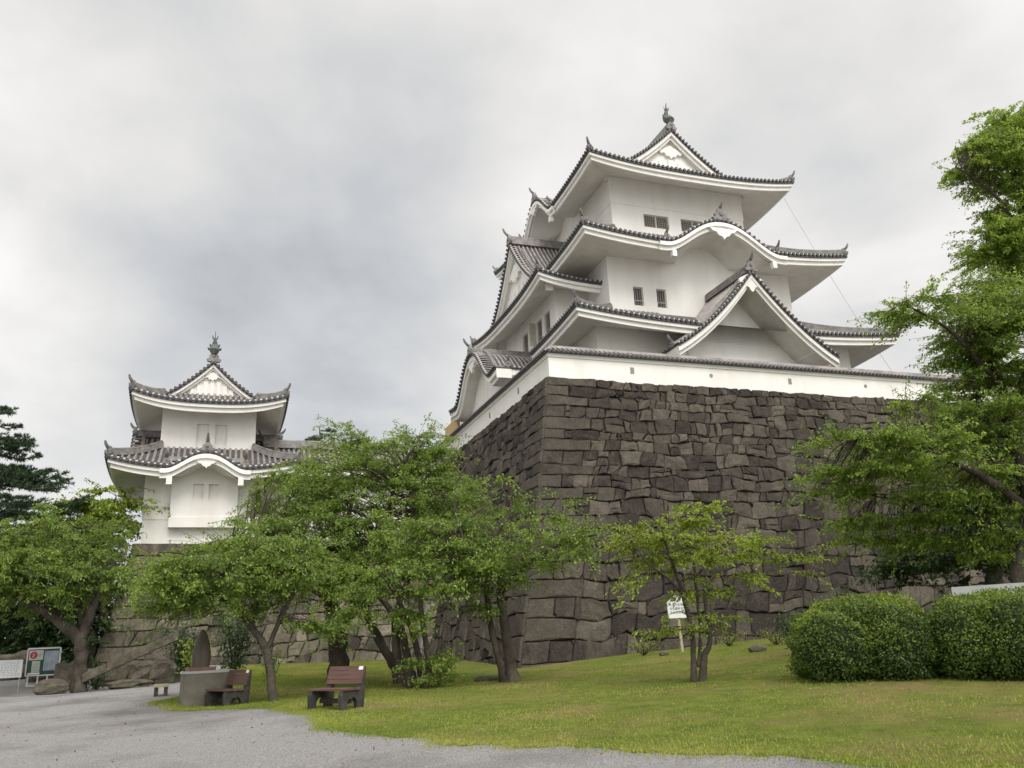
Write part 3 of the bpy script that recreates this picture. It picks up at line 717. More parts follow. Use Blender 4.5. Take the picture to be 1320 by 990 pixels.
def profile_roof(parent, org, name, T, f, hw, y0, y1, wall_y=None, zwall=None, pend=1.0, ridge=True, strip=.6, back_verge=False, caps=True, orn=1.0, eave_pl=True):
    """gable or undulating roof with profile z=f(x), front edge at y0, back at y1 (local y grows into the building)"""
    tiles, pl = MB(), MB(); extra = []
    X = [hw-2*hw*i/52 for i in range(53)]
    tiles.grid([[T(x, y, f(x)) for x in X] for y in (y0, (y0+y1)/2, y1)], 1, flip=True)
    verge(tiles, pl, extra, T, X, f, y0, wall_y if wall_y else y0+1.0, strip)
    n = int((y1-y0-strip-.3)/SP)
    for i in range(n+1):
        y = y0+strip+.3+i*SP
        for sx in (-1, 1):
            pts = [T(x, y, f(x)+.02) for x in np.linspace(sx*(hw+.04), sx*.12, 16)]; half_rib(tiles, pts, RIB, 0)
            a = np.array(pts[0]); dd = np.array(T(sx, 0, 0))-np.array(T(0, 0, 0))
            if caps:
                cap(tiles, a+np.array((0, 0, .01)), dd)
                zz = f(hw); tiles.box(min(sx*(hw-.1), sx*(hw+.05)), max(sx*(hw-.1), sx*(hw+.05)), y+SP/2-.062, y+SP/2+.062, zz+.02, zz+.10, 3, T=T)
    for sx in (-1, 1):     # eave plaster along the low edges
        zz = f(hw)
        tiles.quad(T(sx*(hw+.02), y0, zz+.02), T(sx*(hw+.02), y1, zz+.02), T(sx*(hw+.02), y1, zz-.08), T(sx*(hw+.02), y0, zz-.08), 2)
        if eave_pl: pl.box(min(sx*(hw-.05), sx*(hw-.45)), max(sx*(hw-.05), sx*(hw-.45)), y0+.32, y1, zz-.5, zz-.08, 0, T=T)
    # underside
    pl.grid([[T(x, y, f(x)-.45) for x in X] for y in (y0+.32, y1)], 1)
    if ridge:
        rid = MB(); extra.append(('main_ridge', rid)); zr = f(0); pts = [T(0, y, zr+.02) for y in np.linspace(y0+.05, y1, 6)]
        rid.sweep(pts, .42*orn, .42*orn); rid.tube([(p[0], p[1], p[2]+.45*orn) for p in pts], .09*orn, 8)
        dd = np.array(T(0, -1, 0))-np.array(T(0, 0, 0)); oni(rid, np.array(pts[0])+np.array((0, 0, .08)), dd, .58*orn, .62*orn); horn(rid, np.array(pts[0])+np.array((0, 0, .62*orn)), dd, .6*orn)
        for sx in (-1, 1):
            rid = MB(); extra.append(('ridge_end_tile', rid)); a = np.array(T(sx*(hw-.12), y0+strip+.12, f(hw)+.12)); d2 = np.array(T(sx, -.3, 0))-np.array(T(0, 0, 0)); oni(rid, a, d2, .3*orn, .36*orn); horn(rid, a+np.array((0, 0, .3*orn)), d2, .42*orn)
    ro = build(tiles, name, [M['tile'], M['tile_pan'], M['tile_cap'], M['lime']], parent, org)
    build(pl, 'eave_plaster', [M['plaster'], M['soffit']], ro, org)
    for nm, w in extra: build(w, nm, M['ridge'], ro, org)
    if wall_y is not None:
        w = MB(); xs = [x for x in X if f(x) > zwall]
        lim = [x for x in X if abs(x) <= hw*.80]
        w.poly([T(x, wall_y, max(zwall, f(x)-.4)) for x in lim]+[T(lim[-1], wall_y, zwall), T(lim[0], wall_y, zwall)])
        build(w, 'gable_wall', M['plaster'], ro, org)
    if pend:
        w = MB(); k = pend; zc = f(0)-.62*min(1, pend+.25)
        out = [(-.8, .18), (-.75, -.05), (-.5, -.02), (-.42, -.25), (-.2, -.3), (-.1, -.5), (0, -.58), (.1, -.5), (.2, -.3), (.42, -.25), (.5, -.02), (.75, -.05), (.8, .18), (.3, .45), (0, .6), (-.3, .45)]
        w.extrude([(a*k, zc+b*k) for a, b in out], T, y0+.08, y0+.24)
        build(w, 'gable_pendant', M['plaster'], ro, org)
    return ro

# ------------------------------------------------------------------ walls with recessed openings
def wall_panel(mb, T, x0, x1, z0, z1, openings, depth=.22):
    """T(x, y, z): y grows inward. front face at y=0 with holes cut for the openings"""
    xs = sorted({x0, x1, *[v for o in openings for v in o[:2]]}); zs = sorted({z0, z1, *[v for o in openings for v in o[2:4]]})
    for a, b in zip(xs[:-1], xs[1:]):
        for c, d in zip(zs[:-1], zs[1:]):
            mx, mz = (a+b)/2, (c+d)/2
            if any(o[0] < mx < o[1] and o[2] < mz < o[3] for o in openings): continue
            mb.quad(T(a, 0, c), T(b, 0, c), T(b, 0, d), T(a, 0, d))
    for a, b, c, d in [o[:4] for o in openings]:
        mb.quad(T(a, 0, c), T(b, 0, c), T(b, depth, c), T(a, depth, c)); mb.quad(T(a, depth, d), T(b, depth, d), T(b, 0, d), T(a, 0, d))
        mb.quad(T(a, depth, c), T(a, depth, d), T(a, 0, d), T(a, 0, c)); mb.quad(T(b, 0, c), T(b, 0, d), T(b, depth, d), T(b, depth, c))
def window(parent, org, T, o, kind, depth=.22):
    a, b, c, d = o
    w = MB(); w.quad(T(a, depth-.01, c), T(b, depth-.01, c), T(b, depth-.01, d), T(a, depth-.01, d))
    win = build(w, 'window', M['glass'], parent, org)
    f = MB(); t = .055
    for x0, x1, z0, z1 in ((a, a+t, c, d), (b-t, b, c, d), (a+t, b-t, c, c+t), (a+t, b-t, d-t, d)):
        f.box(x0, x1, depth-.12, depth-.03, z0+.002, z1-.002, 0, T=T)
    if kind == 'grid': f.box((a+b)/2-.05, (a+b)/2+.05, depth-.14, depth-.035, c+t, d-t, 0, T=T)
    build(f, 'window_frame', M['frame'], win, org)
    g = MB()
    nx = max(3, int((b-a)/(.13 if kind == 'grid' else .14)))
    for i in range(1, nx):
        x = a+(b-a)*i/nx; g.box(x-.022, x+.022, depth-.09, depth-.05, c+t, d-t, 0, T=T)
    if kind == 'grid':
        nz = int((d-c)/.14)
        for i in range(1, nz): z = c+(d-c)*i/nz; g.box(a+t, b-t, depth-.085, depth-.045, z-.017, z+.017, 0, T=T)
    else: z = c+(d-c)*.3; g.box(a+t, b-t, depth-.11, depth-.045, z-.045, z+.045, 0, T=T)
    build(g, 'lattice', M['lattice'], win, org)
def storey(parent, org, x0, x1, y0, y1, z0, z1, wins=(), band=None, left_wins=(), wtype='bar'):
    mb = MB()
    Tf = lambda x, y, z: (x, y0+y, z); Tl = lambda x, y, z: (x0+y, x, z)
    wall_panel(mb, Tf, x0, x1, z0, z1, wins)
    wall_panel(mb, lambda x, y, z: Tl(-x, y, z), -y1, -y0, z0, z1, [(-b, -a, c, d) for a, b, c, d in left_wins])
    mb.quad((x1, y0, z0), (x1, y1, z0), (x1, y1, z1), (x1, y0, z1)); mb.quad((x1, y1, z0), (x0, y1, z0), (x0, y1, z1), (x1, y1, z1))
    mb.quad((x0, y0, z1), (x1, y0, z1), (x1, y1, z1), (x0, y1, z1))
    if band:       # slightly proud upper wall above a groove
        mb.box(x0-.035, x1+.035, y0-.035, y1+.035, band, z1-.01)
    build(mb, 'storey_wall', M['plaster'], parent, org)
    for o in wins: window(parent, org, Tf, o, wtype)
    for a, b, c, d in left_wins: window(parent, org, lambda x, y, z: Tl(-x, y, z), (-b, -a, c, d), wtype)

def cprof(H, D, k): return lambda y: H*(k*(y/D)+(1-k)*(y/D)*abs(y/D))

def shachi(parent, org, p, s, d):
    """bronze dolphin-fish finial, tail in the air, head towards d"""
    mb = MB(); p = np.array(p, float); d = np.array((d[0], d[1], 0.0)); d /= np.linalg.norm(d); up = np.array((0, 0, 1.0)); x = np.cross(d, up)
    path = [(.30, .10), (.34, .28), (.18, .46), (.02, .62), (-.02, .82), (.05, 1.0), (.10, 1.16)]; rad = [.20, .29, .28, .24, .18, .12, .05]
    mb.tube([p+s*(d*a+up*b) for a, b in path], [r*s for r in rad], 10)
    def fin(pts):
        q = [p+s*(d*a+up*b+x*c) for a, b, c in pts]; n = len(q)
        mb.poly([v+x*.02*s for v in q]); mb.poly([v-x*.02*s for v in q][::-1])
        for i in range(n): j = (i+1) % n; mb.quad(q[i]+x*.02*s, q[j]+x*.02*s, q[j]-x*.02*s, q[i]-x*.02*s)
    fin([(.05, 1.0, 0), (.22, 1.22, .02), (.12, 1.25, 0), (.16, 1.62, 0), (.02, 1.28, 0), (-.10, 1.42, 0), (-.06, 1.1, 0)])
    for sx in (-1, 1):
        fin([(.1, 1.0, 0), (.14, 1.14, sx*.14), (.1, 1.38, sx*.17), (.06, 1.16, sx*.07)])
        fin([(.22, .46, sx*.16), (.1, .62, sx*.28), (.12, .80, sx*.30), (.04, .7, sx*.14)])
        fin([(.3, .3, sx*.2), (.2, .34, sx*.36), (.25, .52, sx*.40), (.2, .44, sx*.2)])
    fin([(-.16, .5, 0), (-.3, .68, 0), (-.18, .72, 0), (-.26, .92, 0), (-.12, .9, 0)])
    build(mb, 'fish_finial', M['bronze'], parent, org, smooth=False)

# ------------------------------------------------------------------ the castle keep
KO = (13.1, 14.25, 13.5)
keep = castle_thing('castle_keep', 'large white three storey castle keep with curved grey tiled roofs on the dark stone base', 'castle', KO)
S3W = [(10.35, 12.15, 26.55, 27.45), (13.05, 14.85, 26.55, 27.45)]
S2W = [(8.3, 8.95, 20.35, 21.55), (9.85, 10.5, 20.35, 21.55), (15.8, 16.45, 20.35, 21.55), (17.4, 18.05, 20.35, 21.55)]
storey(keep, KO, 4.7, 21.6, 4.0, 24.5, 13.45, 18.3)
storey(keep, KO, 6.7, 19.55, 6.0, 22.5, 18.2, 24.7, S2W)
storey(keep, KO, 8.1, 17.85, 7.5, 21.0, 23.8, 30.3, S3W, band=27.92, wtype='grid')
# wing with the big gable on the left side
storey(keep, KO, 4.5, 7.2, 9.0, 18.4, 17.6, 23.0, (), None, [(10.0, 10.95, 19.75, 21.3), (11.4, 12.4, 19.75, 21.3), (14.0, 15.0, 19.75, 21.3)])
mb = MB(); mb.box(8.05, 8.3, 11.5, 17.0, 29.8, 30.75); build(mb, 'gable_wall', M['plaster'], keep, KO)
sh = MB(); sh.box(4.05, 4.46, 12.45, 12.52, 19.75, 21.3); build(sh, 'window_shutter', M['frame'], keep, KO)

hip_roof(keep, KO, 'lower_roof', 13.15, 14.25, 10.53, 12.33, 17.78, cprof(2.15, 4.08, .75), 4.06, .48, 2.08, 17.95,
         gaps={0: (-3.25, 3.65, False), 3: (-4.7, 5.4, True)})
hip_roof(keep, KO, 'middle_roof', 13.12, 14.25, 9.06, 10.85, 23.45, cprof(2.55, 4.05, .7), 4.05, .5, 2.62, 23.35,
         bumps={0: (.1, 3.9, kara(3.9, 1.72))})
hip_roof(keep, KO, 'top_roof', 12.98, 14.25, 7.37, 9.25, 29.37, cprof(4.63, 7.37, .36), 3, .5, 2.5, 29.85,
         gable=(2.3, 2.85), bumps={3: (0.0, 2.9, kara(2.9, 1.9))})
for sy, y in ((-1, 14.25-9.25+2.75), (1, 14.25+9.25-2.75)): shachi(keep, KO, (12.98, y, 34.45), 1.12, (0, sy))
hip_roof(keep, KO, 'wing_roof', 7.6, 13.65, 6.75, 5.0, 22.0, cprof(5.4, 6.75, .22), 3, .5, 2.2, 22.35, q=3, gable=(.75, 1.25), sides=(0, 1, 3), finial=False)
# projecting gable over the front
def gcurve(zr, ze, hw, k=.62): return lambda x: zr-(zr-ze)*((1-k)*(1-(1-min(abs(x)/hw, 1.02))**2)+k*abs(x)/hw)
Tg = lambda x, y, z: (13.35+x, y, z)
profile_roof(keep, KO, 'front_gable_roof', Tg, gcurve(21.0, 16.3, 5.15), 5.15, 1.4, 6.3, wall_y=3.45, zwall=14.0, pend=1.0, strip=.75)
mb = MB(); mb.box(9.95, 16.75, 3.40, 3.9, 13.45, 17.35); mb.box(9.9, 16.8, 3.36, 3.5, 17.35, 17.45)
for sx in (-1, 1): mb.box(13.35+sx*3.9-.15, 13.35+sx*3.9+.15, 1.75, 3.5, 16.55, 16.85)
build(mb, 'gable_bay', M['plaster'], keep, KO)
# undulating porch roof on the left
frm = frame(.4, 13.85, 3)
Tk = lambda x, y, z: frm(x, y, z)
kb = kara(3.9, 2.55)
def kprof(x):
    a = max(0, abs(x)-3.4); return 16.72+kb(x)+.10*a
profile_roof(keep, KO, 'porch_roof', Tk, kprof, 5.1, 0, 4.2, wall_y=1.0, zwall=13.45, pend=1.0, strip=.7)
mb = MB(); mb.box(1.5, 4.6, 9.9, 17.8, 13.45, 16.6); build(mb, 'porch_wall', M['plaster'], keep, KO)
mb = MB(); mb.box(.95, 4.4, 22.2, 26.5, 13.45, 16.2); build(mb, 'annex_wall', M['plaster'], keep, KO)
mb = MB(); mb.box(.85, 1.0, 18.7, 22.1, 13.45, 16.55); build(mb, 'board_panel', M['tanwood'], keep, KO)

# ------------------------------------------------------------------ parapet wall on the stone base
PO = (0, 0, 13.5)
par = castle_thing('parapet_wall', 'long low white plaster wall with tile coping along the top of the stone base', 'wall', PO)
mb = MB()
mb.box(.22, 30, .22, .66, 13.44, 14.74); mb.box(.22, .66, .661, 28, 13.44, 14.74)
mb.box(.16, 30, .16, .70, 14.60, 14.80); mb.box(.16, .70, .701, 28, 14.60, 14.80)
build(mb, 'wall_panel', M['plaster'], par, PO)
mb = MB()
prof = [(-.46, 14.83), (0, 15.12), (.46, 14.83)]
for s0, s1, front in ((-.02, 30, True), (-.02, 28, False)):
    pt = (lambda a, b, z: (a, .44+b, z)) if front else (lambda a, b, z: (.44+b, a, z))
    c0 = lambda b: .44+b
    mb.grid([[pt(c0(b), b, z) for b, z in prof], [pt(s1, b, z) for b, z in prof]], 1, flip=front)
    mb.grid([[pt(c0(-.46), -.46, 14.84), pt(s1, -.46, 14.84)], [pt(c0(-.46), -.46, 14.78), pt(s1, -.46, 14.78)], [pt(c0(-.2), -.2, 14.78), pt(s1, -.2, 14.78)]], 2)
    n = int((s1-.1)/.25)
    for i in range(n):
        a = .1+i*.25
        pts = [pt(a, -.49, 14.85), pt(a, -.25, 15.0), pt(a, 0, 15.14)]
        if a > .25: half_rib(mb, pts, .055, 0)
        p = np.array(pts[0]); d = np.array(pt(0, -1, 0))-np.array(pt(0, 0, 0)); cap(mb, p, d, .066); pale_end(mb, p, d, .062)
    mb.sweep([pt(a, 0, 15.12) for a in (.44, s1/2, s1)], .22, .13, 0)
build(mb, 'tile_coping', [M['tile'], M['tile_pan'], M['tile_cap'], M['lime']], par, PO)
for i, a in enumerate((4.65, 9.15, 13.95, 18.9, 23.8)):
    mb = MB()
    if i % 2 == 0: mb.box(a-.10, a+.10, .20, .30, 14.02, 14.34)
    else: mb.tube([(a, .30, 14.2), (a, .20, 14.2)], .10, 10)
    build(mb, 'loophole', M['lattice'], par, PO)
for i, a in enumerate((4.6, 9.6, 14.6, 19.6)):
    mb = MB(); mb.box(.20, .30, a-.10, a+.10, 14.02, 14.34); build(mb, 'loophole', M['lattice'], par, PO)

# ------------------------------------------------------------------ corner tower
WO = (-15.05, 17.5, 7.4)
tow = castle_thing('corner_tower', 'small white two storey corner tower with tiled roofs on the left terrace', 'tower', WO)
cx = -15.05
def blind(parent, T, o):
    a, b, c, d = o; g = MB(); g.quad(T(a, .196, c), T(b, .196, c), T(b, .196, d), T(a, .196, d)); build(g, 'blind_window', M['plaster'], parent, WO)
lw = [(cx-.62, cx-.08, 9.75, 10.62), (cx+.18, cx+.72, 9.75, 10.62)]
uw = [(cx-.68, cx-.02, 12.95, 14.3), (cx+.32, cx+.98, 12.95, 14.3)]
mb = MB(); wall_panel(mb, lambda x, y, z: (x, 14.0+y, z), cx-3.08, cx+3.08, 7.35, 11.7, [])
mb.quad((cx-3.08, 21, 7.35), (cx-3.08, 14, 7.35), (cx-3.08, 14, 11.7), (cx-3.08, 21, 11.7)); mb.quad((cx+3.08, 14, 7.35), (cx+3.08, 21, 7.35), (cx+3.08, 21, 11.7), (cx+3.08, 14, 11.7))
mb.quad((cx-3.08, 14, 11.7), (cx+3.08, 14, 11.7), (cx+3.08, 21, 11.7), (cx-3.08, 21, 11.7)); mb.quad((cx+3.08, 21, 7.35), (cx-3.08, 21, 7.35), (cx-3.08, 21, 11.7), (cx+3.08, 21, 11.7))
mb.box(cx-3.11, cx+3.11, 13.965, 21.03, 8.72, 11.66)
build(mb, 'lower_wall', M['plaster'], tow, WO)
mb = MB(); Tb = lambda x, y, z: (x, 13.55+y, z)
wall_panel(mb, Tb, cx-1.72, cx+1.72, 8.35, 11.9, lw, .2)
mb.quad((cx-1.72, 14, 8.35), (cx-1.72, 13.55, 8.35), (cx-1.72, 13.55, 11.9), (cx-1.72, 14, 11.9)); mb.quad((cx+1.72, 13.55, 8.35), (cx+1.72, 14, 8.35), (cx+1.72, 14, 11.9), (cx+1.72, 13.55, 11.9))
mb.box(cx-1.76, cx+1.76, 13.49, 14.0, 8.25, 8.8)
build(mb, 'stone_drop_bay', M['plaster'], tow, WO)
mb = MB(); Tu = lambda x, y, z: (x, 14.7+y, z)
wall_panel(mb, Tu, cx-2.55, cx+2.55, 11.9, 15.6, uw, .2)
for sx in (-1, 1):
    q = [(cx+sx*2.55, 14.7, 11.9), (cx+sx*2.55, 20.3, 11.9), (cx+sx*2.55, 20.3, 15.6), (cx+sx*2.55, 14.7, 15.6)]; mb.quad(*q)
mb.quad((cx-2.55, 20.3, 11.9), (cx+2.55, 20.3, 11.9), (cx+2.55, 20.3, 15.6), (cx-2.55, 20.3, 15.6)); mb.quad((cx-2.55, 14.7, 15.6), (cx+2.55, 14.7, 15.6), (cx+2.55, 20.3, 15.6), (cx-2.55, 20.3, 15.6))
build(mb, 'upper_wall', M['plaster'], tow, WO)
for o in lw: blind(tow, Tb, o)
for o in uw: blind(tow, Tu, o)
hip_roof(tow, WO, 'lower_roof', cx, 17.5, 4.9, 5.45, 11.25, cprof(1.6, 2.5, .75), 2.45, .5, 1.83, 11.35, bumps={0: (0, 2.05, kara(2.05, .85))})
hip_roof(tow, WO, 'upper_roof', cx, 17.5, 4.15, 4.5, 15.2, cprof(2.85, 4.15, .40), 2, .55, 1.65, 15.35, gable=(1.6, 2.0))
for sy, y in ((-1, 17.5-2.65), (1, 17.5+2.65)): shachi(tow, WO, (cx, y, 18.45), .95, (0, sy))
for q, sx in ((3, -1), (1, 1)):
    fr = frame(cx+sx*4.15, 17.5, q)
    profile_roof(tow, WO, 'side_gable_roof', fr, gcurve(14.1, 12.0, 1.75), 1.75, 0, 2.0, wall_y=.5, zwall=11.5, pend=.4, strip=.4, orn=.7, eave_pl=False)
# long low building between the tower and the keep
GO = (-6.2, 17, 7.4)
gal = castle_thing('gallery_building', 'low white building with tiled roof linking the corner tower to the keep', 'building', GO)
mb = MB(); mb.box(-11.7, -3.2, 15.2, 18.6, 7.35, 11.6); build(mb, 'wall', M['plaster'], gal, GO)
fr = frame(-11.85, 16.9, 3)
profile_roof(gal, GO, 'tiled_roof', fr, gcurve(13.5, 11.75, 2.75), 2.75, 0, 8.8, wall_y=.6, zwall=11.4, pend=.5, strip=.5)

# lightning cable from the top roof corner
mb = MB(); p0, p1 = np.array((19.9, 5.6, 28.9)), np.array((25.6, 3.2, 13.6))
mb.tube([p0+(p1-p0)*t+np.array((0, 0, -.5*math.sin(math.pi*t))) for t in np.linspace(0, 1, 12)], .010, 5)
cb = build(mb, 'cable', M['wire'], None, (0, 0, 0)); cb.location = CO; cb.rotation_euler = (0, 0, CAZ)
tag(cb, 'thin slack cable hanging from the right corner of the top roof', 'cable')

# ------------------------------------------------------------------ vegetation
def smooth_path(pts, rad, n=5):
    P = [np.array(p, float) for p in pts]; out, ro = [], []
    for i in range(len(P)-1):
        a, b, c, d = P[max(i-1, 0)], P[i], P[i+1], P[min(i+2, len(P)-1)]
        for j in range(n):
            t = j/n
            out.append(.5*((2*b)+(-a+c)*t+(2*a-5*b+4*c-d)*t*t+(-a+3*b-3*c+d)*t**3)); ro.append(rad[i]*(1-t)+rad[i+1]*t)
    out.append(P[-1]); ro.append(rad[-1]); return out, ro
def tree(name, label, cat, base, limbs, blobs, leafmat, bark, seed, leaf=(.10, .048), per=110, spray=.55, tone0=.5, group=None, flat=.28, droop=.25, twig=True, dense=1.0, tone_top=.15, crown_name='crown'):
    """limbs: lists of (x, y, z, r); blobs: (centre, (rx, ry, rz), sprays)"""
    rg = np.random.default_rng(seed)
    t = thing(name, label, cat, base, 0, group); org = base
    mb = MB(); nodes = []
    for L in limbs:
        P, ra = smooth_path([p[:3] for p in L], [p[3] for p in L])
        P = [p+rg.normal(0, max(.004, r*.10), 3) if 0 < i < len(P)-1 else p for i, (p, r) in enumerate(zip(P, ra))]
        mb.tube(P, [r*rg.uniform(.93, 1.08) for r in ra], 9 if ra[0] > .06 else 6)
        k = len(P)//3; nodes += [(p, r) for p, r in zip(P[k:], ra[k:])]
    NP = np.array([p for p, _ in nodes]); NR = np.array([r for _, r in nodes])
    Cs, Ds, Ns, Ts, Ls = [], [], [], [], []
    for c, rr, ns in blobs:
        c = np.array(c, float); rr = np.array(rr, float)
        for _ in range(int(ns*dense*1.45)):
            v = rg.normal(size=3); v /= np.linalg.norm(v); rad = rg.uniform(.25, 1)**.5
            sc = c+v*rr*rad; rs = spray*rg.uniform(.55, 1.3)
            lay = spray*1.15; zl = round(sc[2]/lay)*lay; sc[2] += (zl-sc[2])*.55
            i = int(np.argmin(np.linalg.norm(NP-sc, axis=1)+np.maximum(0, NP[:, 2]-sc[2])*.6)); p0 = NP[i]
            out = sc-p0; Lh = np.linalg.norm(out); az = math.atan2(out[1], out[0])+rg.normal(0, .5)
            if twig and Lh > .15:
                mid = p0*.5+sc*.5+np.array((0, 0, .10*Lh))+rg.normal(0, .05*Lh, 3); r0 = min(NR[i]*.6, .006+.009*Lh)
                P, ra = smooth_path([p0, mid, sc], [r0, r0*.7, .006], 4); mb.tube(P, ra, 5, 0, False)
            el = rg.normal(-.02, .20); d0 = np.array((math.cos(az)*math.cos(el), math.sin(az)*math.cos(el), math.sin(el))); s0 = np.cross(d0, (0, 0, 1.0)); s0 /= np.linalg.norm(s0)+1e-6; u0 = np.cross(s0, d0)
            n = int(per*1.3*(rs/spray)**1.6); stems = int(rg.integers(3, 7))
            # a spray is a few long shoots fanning out from sc, leaves hanging along each
            sa = rg.normal(0, .55, stems); sL = rs*rg.uniform(.8, 2.3, stems); si = rg.integers(0, stems, n); f = rg.random(n)**.8
            sl = rg.normal(0, .22, stems); st0 = rg.uniform(-.5, .25, stems)*rs
            if twig:
                for q in range(stems):
                    dq = math.cos(sa[q])*d0+math.sin(sa[q])*s0+sl[q]*u0; e = sc+dq*(st0[q]+sL[q])-np.array((0, 0, droop*.5*sL[q])); mb.tube([sc+dq*st0[q]*.5, sc+dq*(st0[q]+sL[q]*.5)-np.array((0, 0, droop*.1*sL[q])), e], [.007, .005, .003], 4, 0, False)
            dirs = np.cos(sa)[:, None]*d0+np.sin(sa)[:, None]*s0+sl[:, None]*u0
            r_ = st0[si]+f*sL[si]
            C = sc+dirs[si]*r_[:, None]+s0*rg.normal(0, .12*rs, n)[:, None]+u0*rg.normal(0, flat*.22*rs, n)[:, None]
            C[:, 2] -= droop*.5*f**2*sL[si]+np.abs(rg.normal(0, .05, n))
            D = dirs[si]*.8+rg.normal(0, .6, (n, 3))-np.array((0, 0, .45))
            N = np.array((0, 0, 1.0))+rg.normal(0, .55, (n, 3))
            Cs.append(C); Ds.append(D); Ns.append(N); Ls.append(np.full(n, 1.0)*rg.uniform(.85, 1.15))
            Ts.append(tone0+rg.normal(0, .10)+rg.normal(0, .17, n))
    build(mb, 'trunk', bark, t, org, smooth=True)
    C = np.vstack(Cs); n = len(C); sz = np.concatenate(Ls)*rg.uniform(.68, 1.25, n)
    leaf_mesh(crown_name, C, np.vstack(Ds), np.vstack(Ns), leaf[0]*sz, leaf[1]*sz, np.concatenate(Ts), leafmat, t, org)
    return t
def pix(Y, *pts):
    """limb points given as (px, py, dY, radius)"""
    return [tuple(at(x, y, Y+dy))+(r,) for x, y, dy, r in pts]
def blob(x, y, Y, rx, ry, rd, ns):
    k = mpp(Y); return (at(x, y, Y), (rx*k, rd, ry*k), ns)

# big cherry cluster in front of the two stone walls
b = on_ground(437, 878, 29.0); Y = 29
tree('cherry_tree', 'spreading cherry tree with a thick upright forked trunk right behind the nearer bench', 'tree', b,
     [[(b[0], b[1], b[2]-.1, .40)]+pix(Y, (436, 860, 0, .33), (434, 815, 0, .30), (428, 785, 0, .26), (415, 755, .2, .2), (385, 725, -.5, .13), (340, 700, -1, .08), (300, 690, -1.5, .04)),
      pix(Y, (434, 812, 0, .22), (455, 785, -.3, .2), (462, 750, -.6, .17), (480, 700, -.5, .13), (505, 640, 0, .09), (525, 590, .3, .05), (545, 560, .6, .03)),
      pix(Y, (428, 782, 0, .16), (425, 740, .8, .13), (440, 690, 1.5, .10), (455, 640, 2, .07), (450, 590, 2.3, .04)),
      pix(Y, (465, 745, -.6, .11), (520, 735, -1.6, .08), (560, 725, -2.3, .05), (590, 722, -3, .03)),
      pix(Y, (512, 635, 0, .06), (510, 600, .4, .05), (498, 580, .6, .035), (476, 572, .8, .02))],
     [blob(430, 690, Y, 88, 42, 2.4, 112), blob(390, 735, Y-1, 80, 28, 2.0, 52), blob(490, 650, Y, 78, 52, 2.2, 95), blob(500, 588, Y+.5, 62, 30, 1.6, 46), blob(430, 610, Y+1.5, 62, 34, 1.8, 40), blob(555, 568, Y+.6, 30, 18, .9, 15), blob(540, 605, Y+.8, 45, 18, 1.2, 24), blob(375, 640, Y+.5, 64, 38, 2, 64), blob(345, 735, Y-1.2, 60, 28, 1.5, 36), blob(560, 640, Y, 45, 40, 1.6, 30), blob(500, 735, Y-1.6, 60, 24, 1.4, 30), blob(330, 690, Y-1.5, 50, 30, 1.5, 26), blob(455, 560, Y+1, 25, 12, .8, 8)],
     M['cherry'], M['bark'], 41, group='cherry trees on the lawn')

b = on_ground(516, 881, 27.5); Y = 27.5
tree('cherry_tree', 'cherry tree with one long trunk leaning and curving to the left over the lawn', 'tree', b,
     [[(b[0], b[1], b[2]-.1, .26)]+pix(Y, (510, 862, 0, .16), (488, 825, 0, .135), (472, 790, 0, .12), (464, 760, .2, .10), (440, 725, .3, .08), (400, 700, 0, .04)),
      pix(Y, (470, 785, 0, .1), (500, 740, .6, .08), (540, 700, 1.2, .06), (590, 670, 1.6, .03))],
     [blob(450, 745, Y-.4, 55, 22, 1.5, 28), blob(540, 695, Y+1, 60, 28, 1.5, 34), blob(590, 665, Y+1.5, 38, 22, 1.2, 14)],
     M['cherry'], M['bark'], 42, group='cherry trees on the lawn')

b = on_ground(545, 889, 25.0); Y = 25
tree('cherry_tree', 'many stemmed cherry tree with ivy at its foot right of the leaning trunk', 'tree', b,
     [[(b[0]-.25, b[1]+.3, b[2]-.1, .22)]+pix(Y, (527, 862, .3, .13), (520, 820, .3, .11), (505, 790, .2, .09), (480, 762, 0, .08), (452, 765, -.5, .04)),
      [(b[0]-.35, b[1]+.5, b[2]-.1, .16)]+pix(Y, (513, 850, .5, .13), (510, 800, .6, .11), (520, 760, .8, .08), (545, 715, 1, .04)),
      [(b[0]+.1, b[1], b[2]-.1, .13)]+pix(Y, (552, 850, 0, .09), (545, 805, 0, .075), (545, 760, .2, .06), (580, 690, .5, .04), (630, 650, .8, .02)),
      [(b[0], b[1], b[2]-.1, .13)]+pix(Y, (540, 850, 0, .09), (530, 812, .2, .08), (512, 770, -.3, .06), (490, 740, -.8, .03))],
     [blob(540, 745, Y, 75, 26, 1.6, 40), blob(600, 720, Y+.2, 45, 26, 1.2, 20), blob(545, 690, Y+.8, 55, 24, 1.3, 26), blob(548, 862, Y-.1, 13, 20, .35, 9), blob(528, 800, Y-.3, 20, 16, .5, 8), blob(470, 775, Y-.6, 30, 14, .8, 9)],
     M['cherry'], M['bark'], 43, group='cherry trees on the lawn')

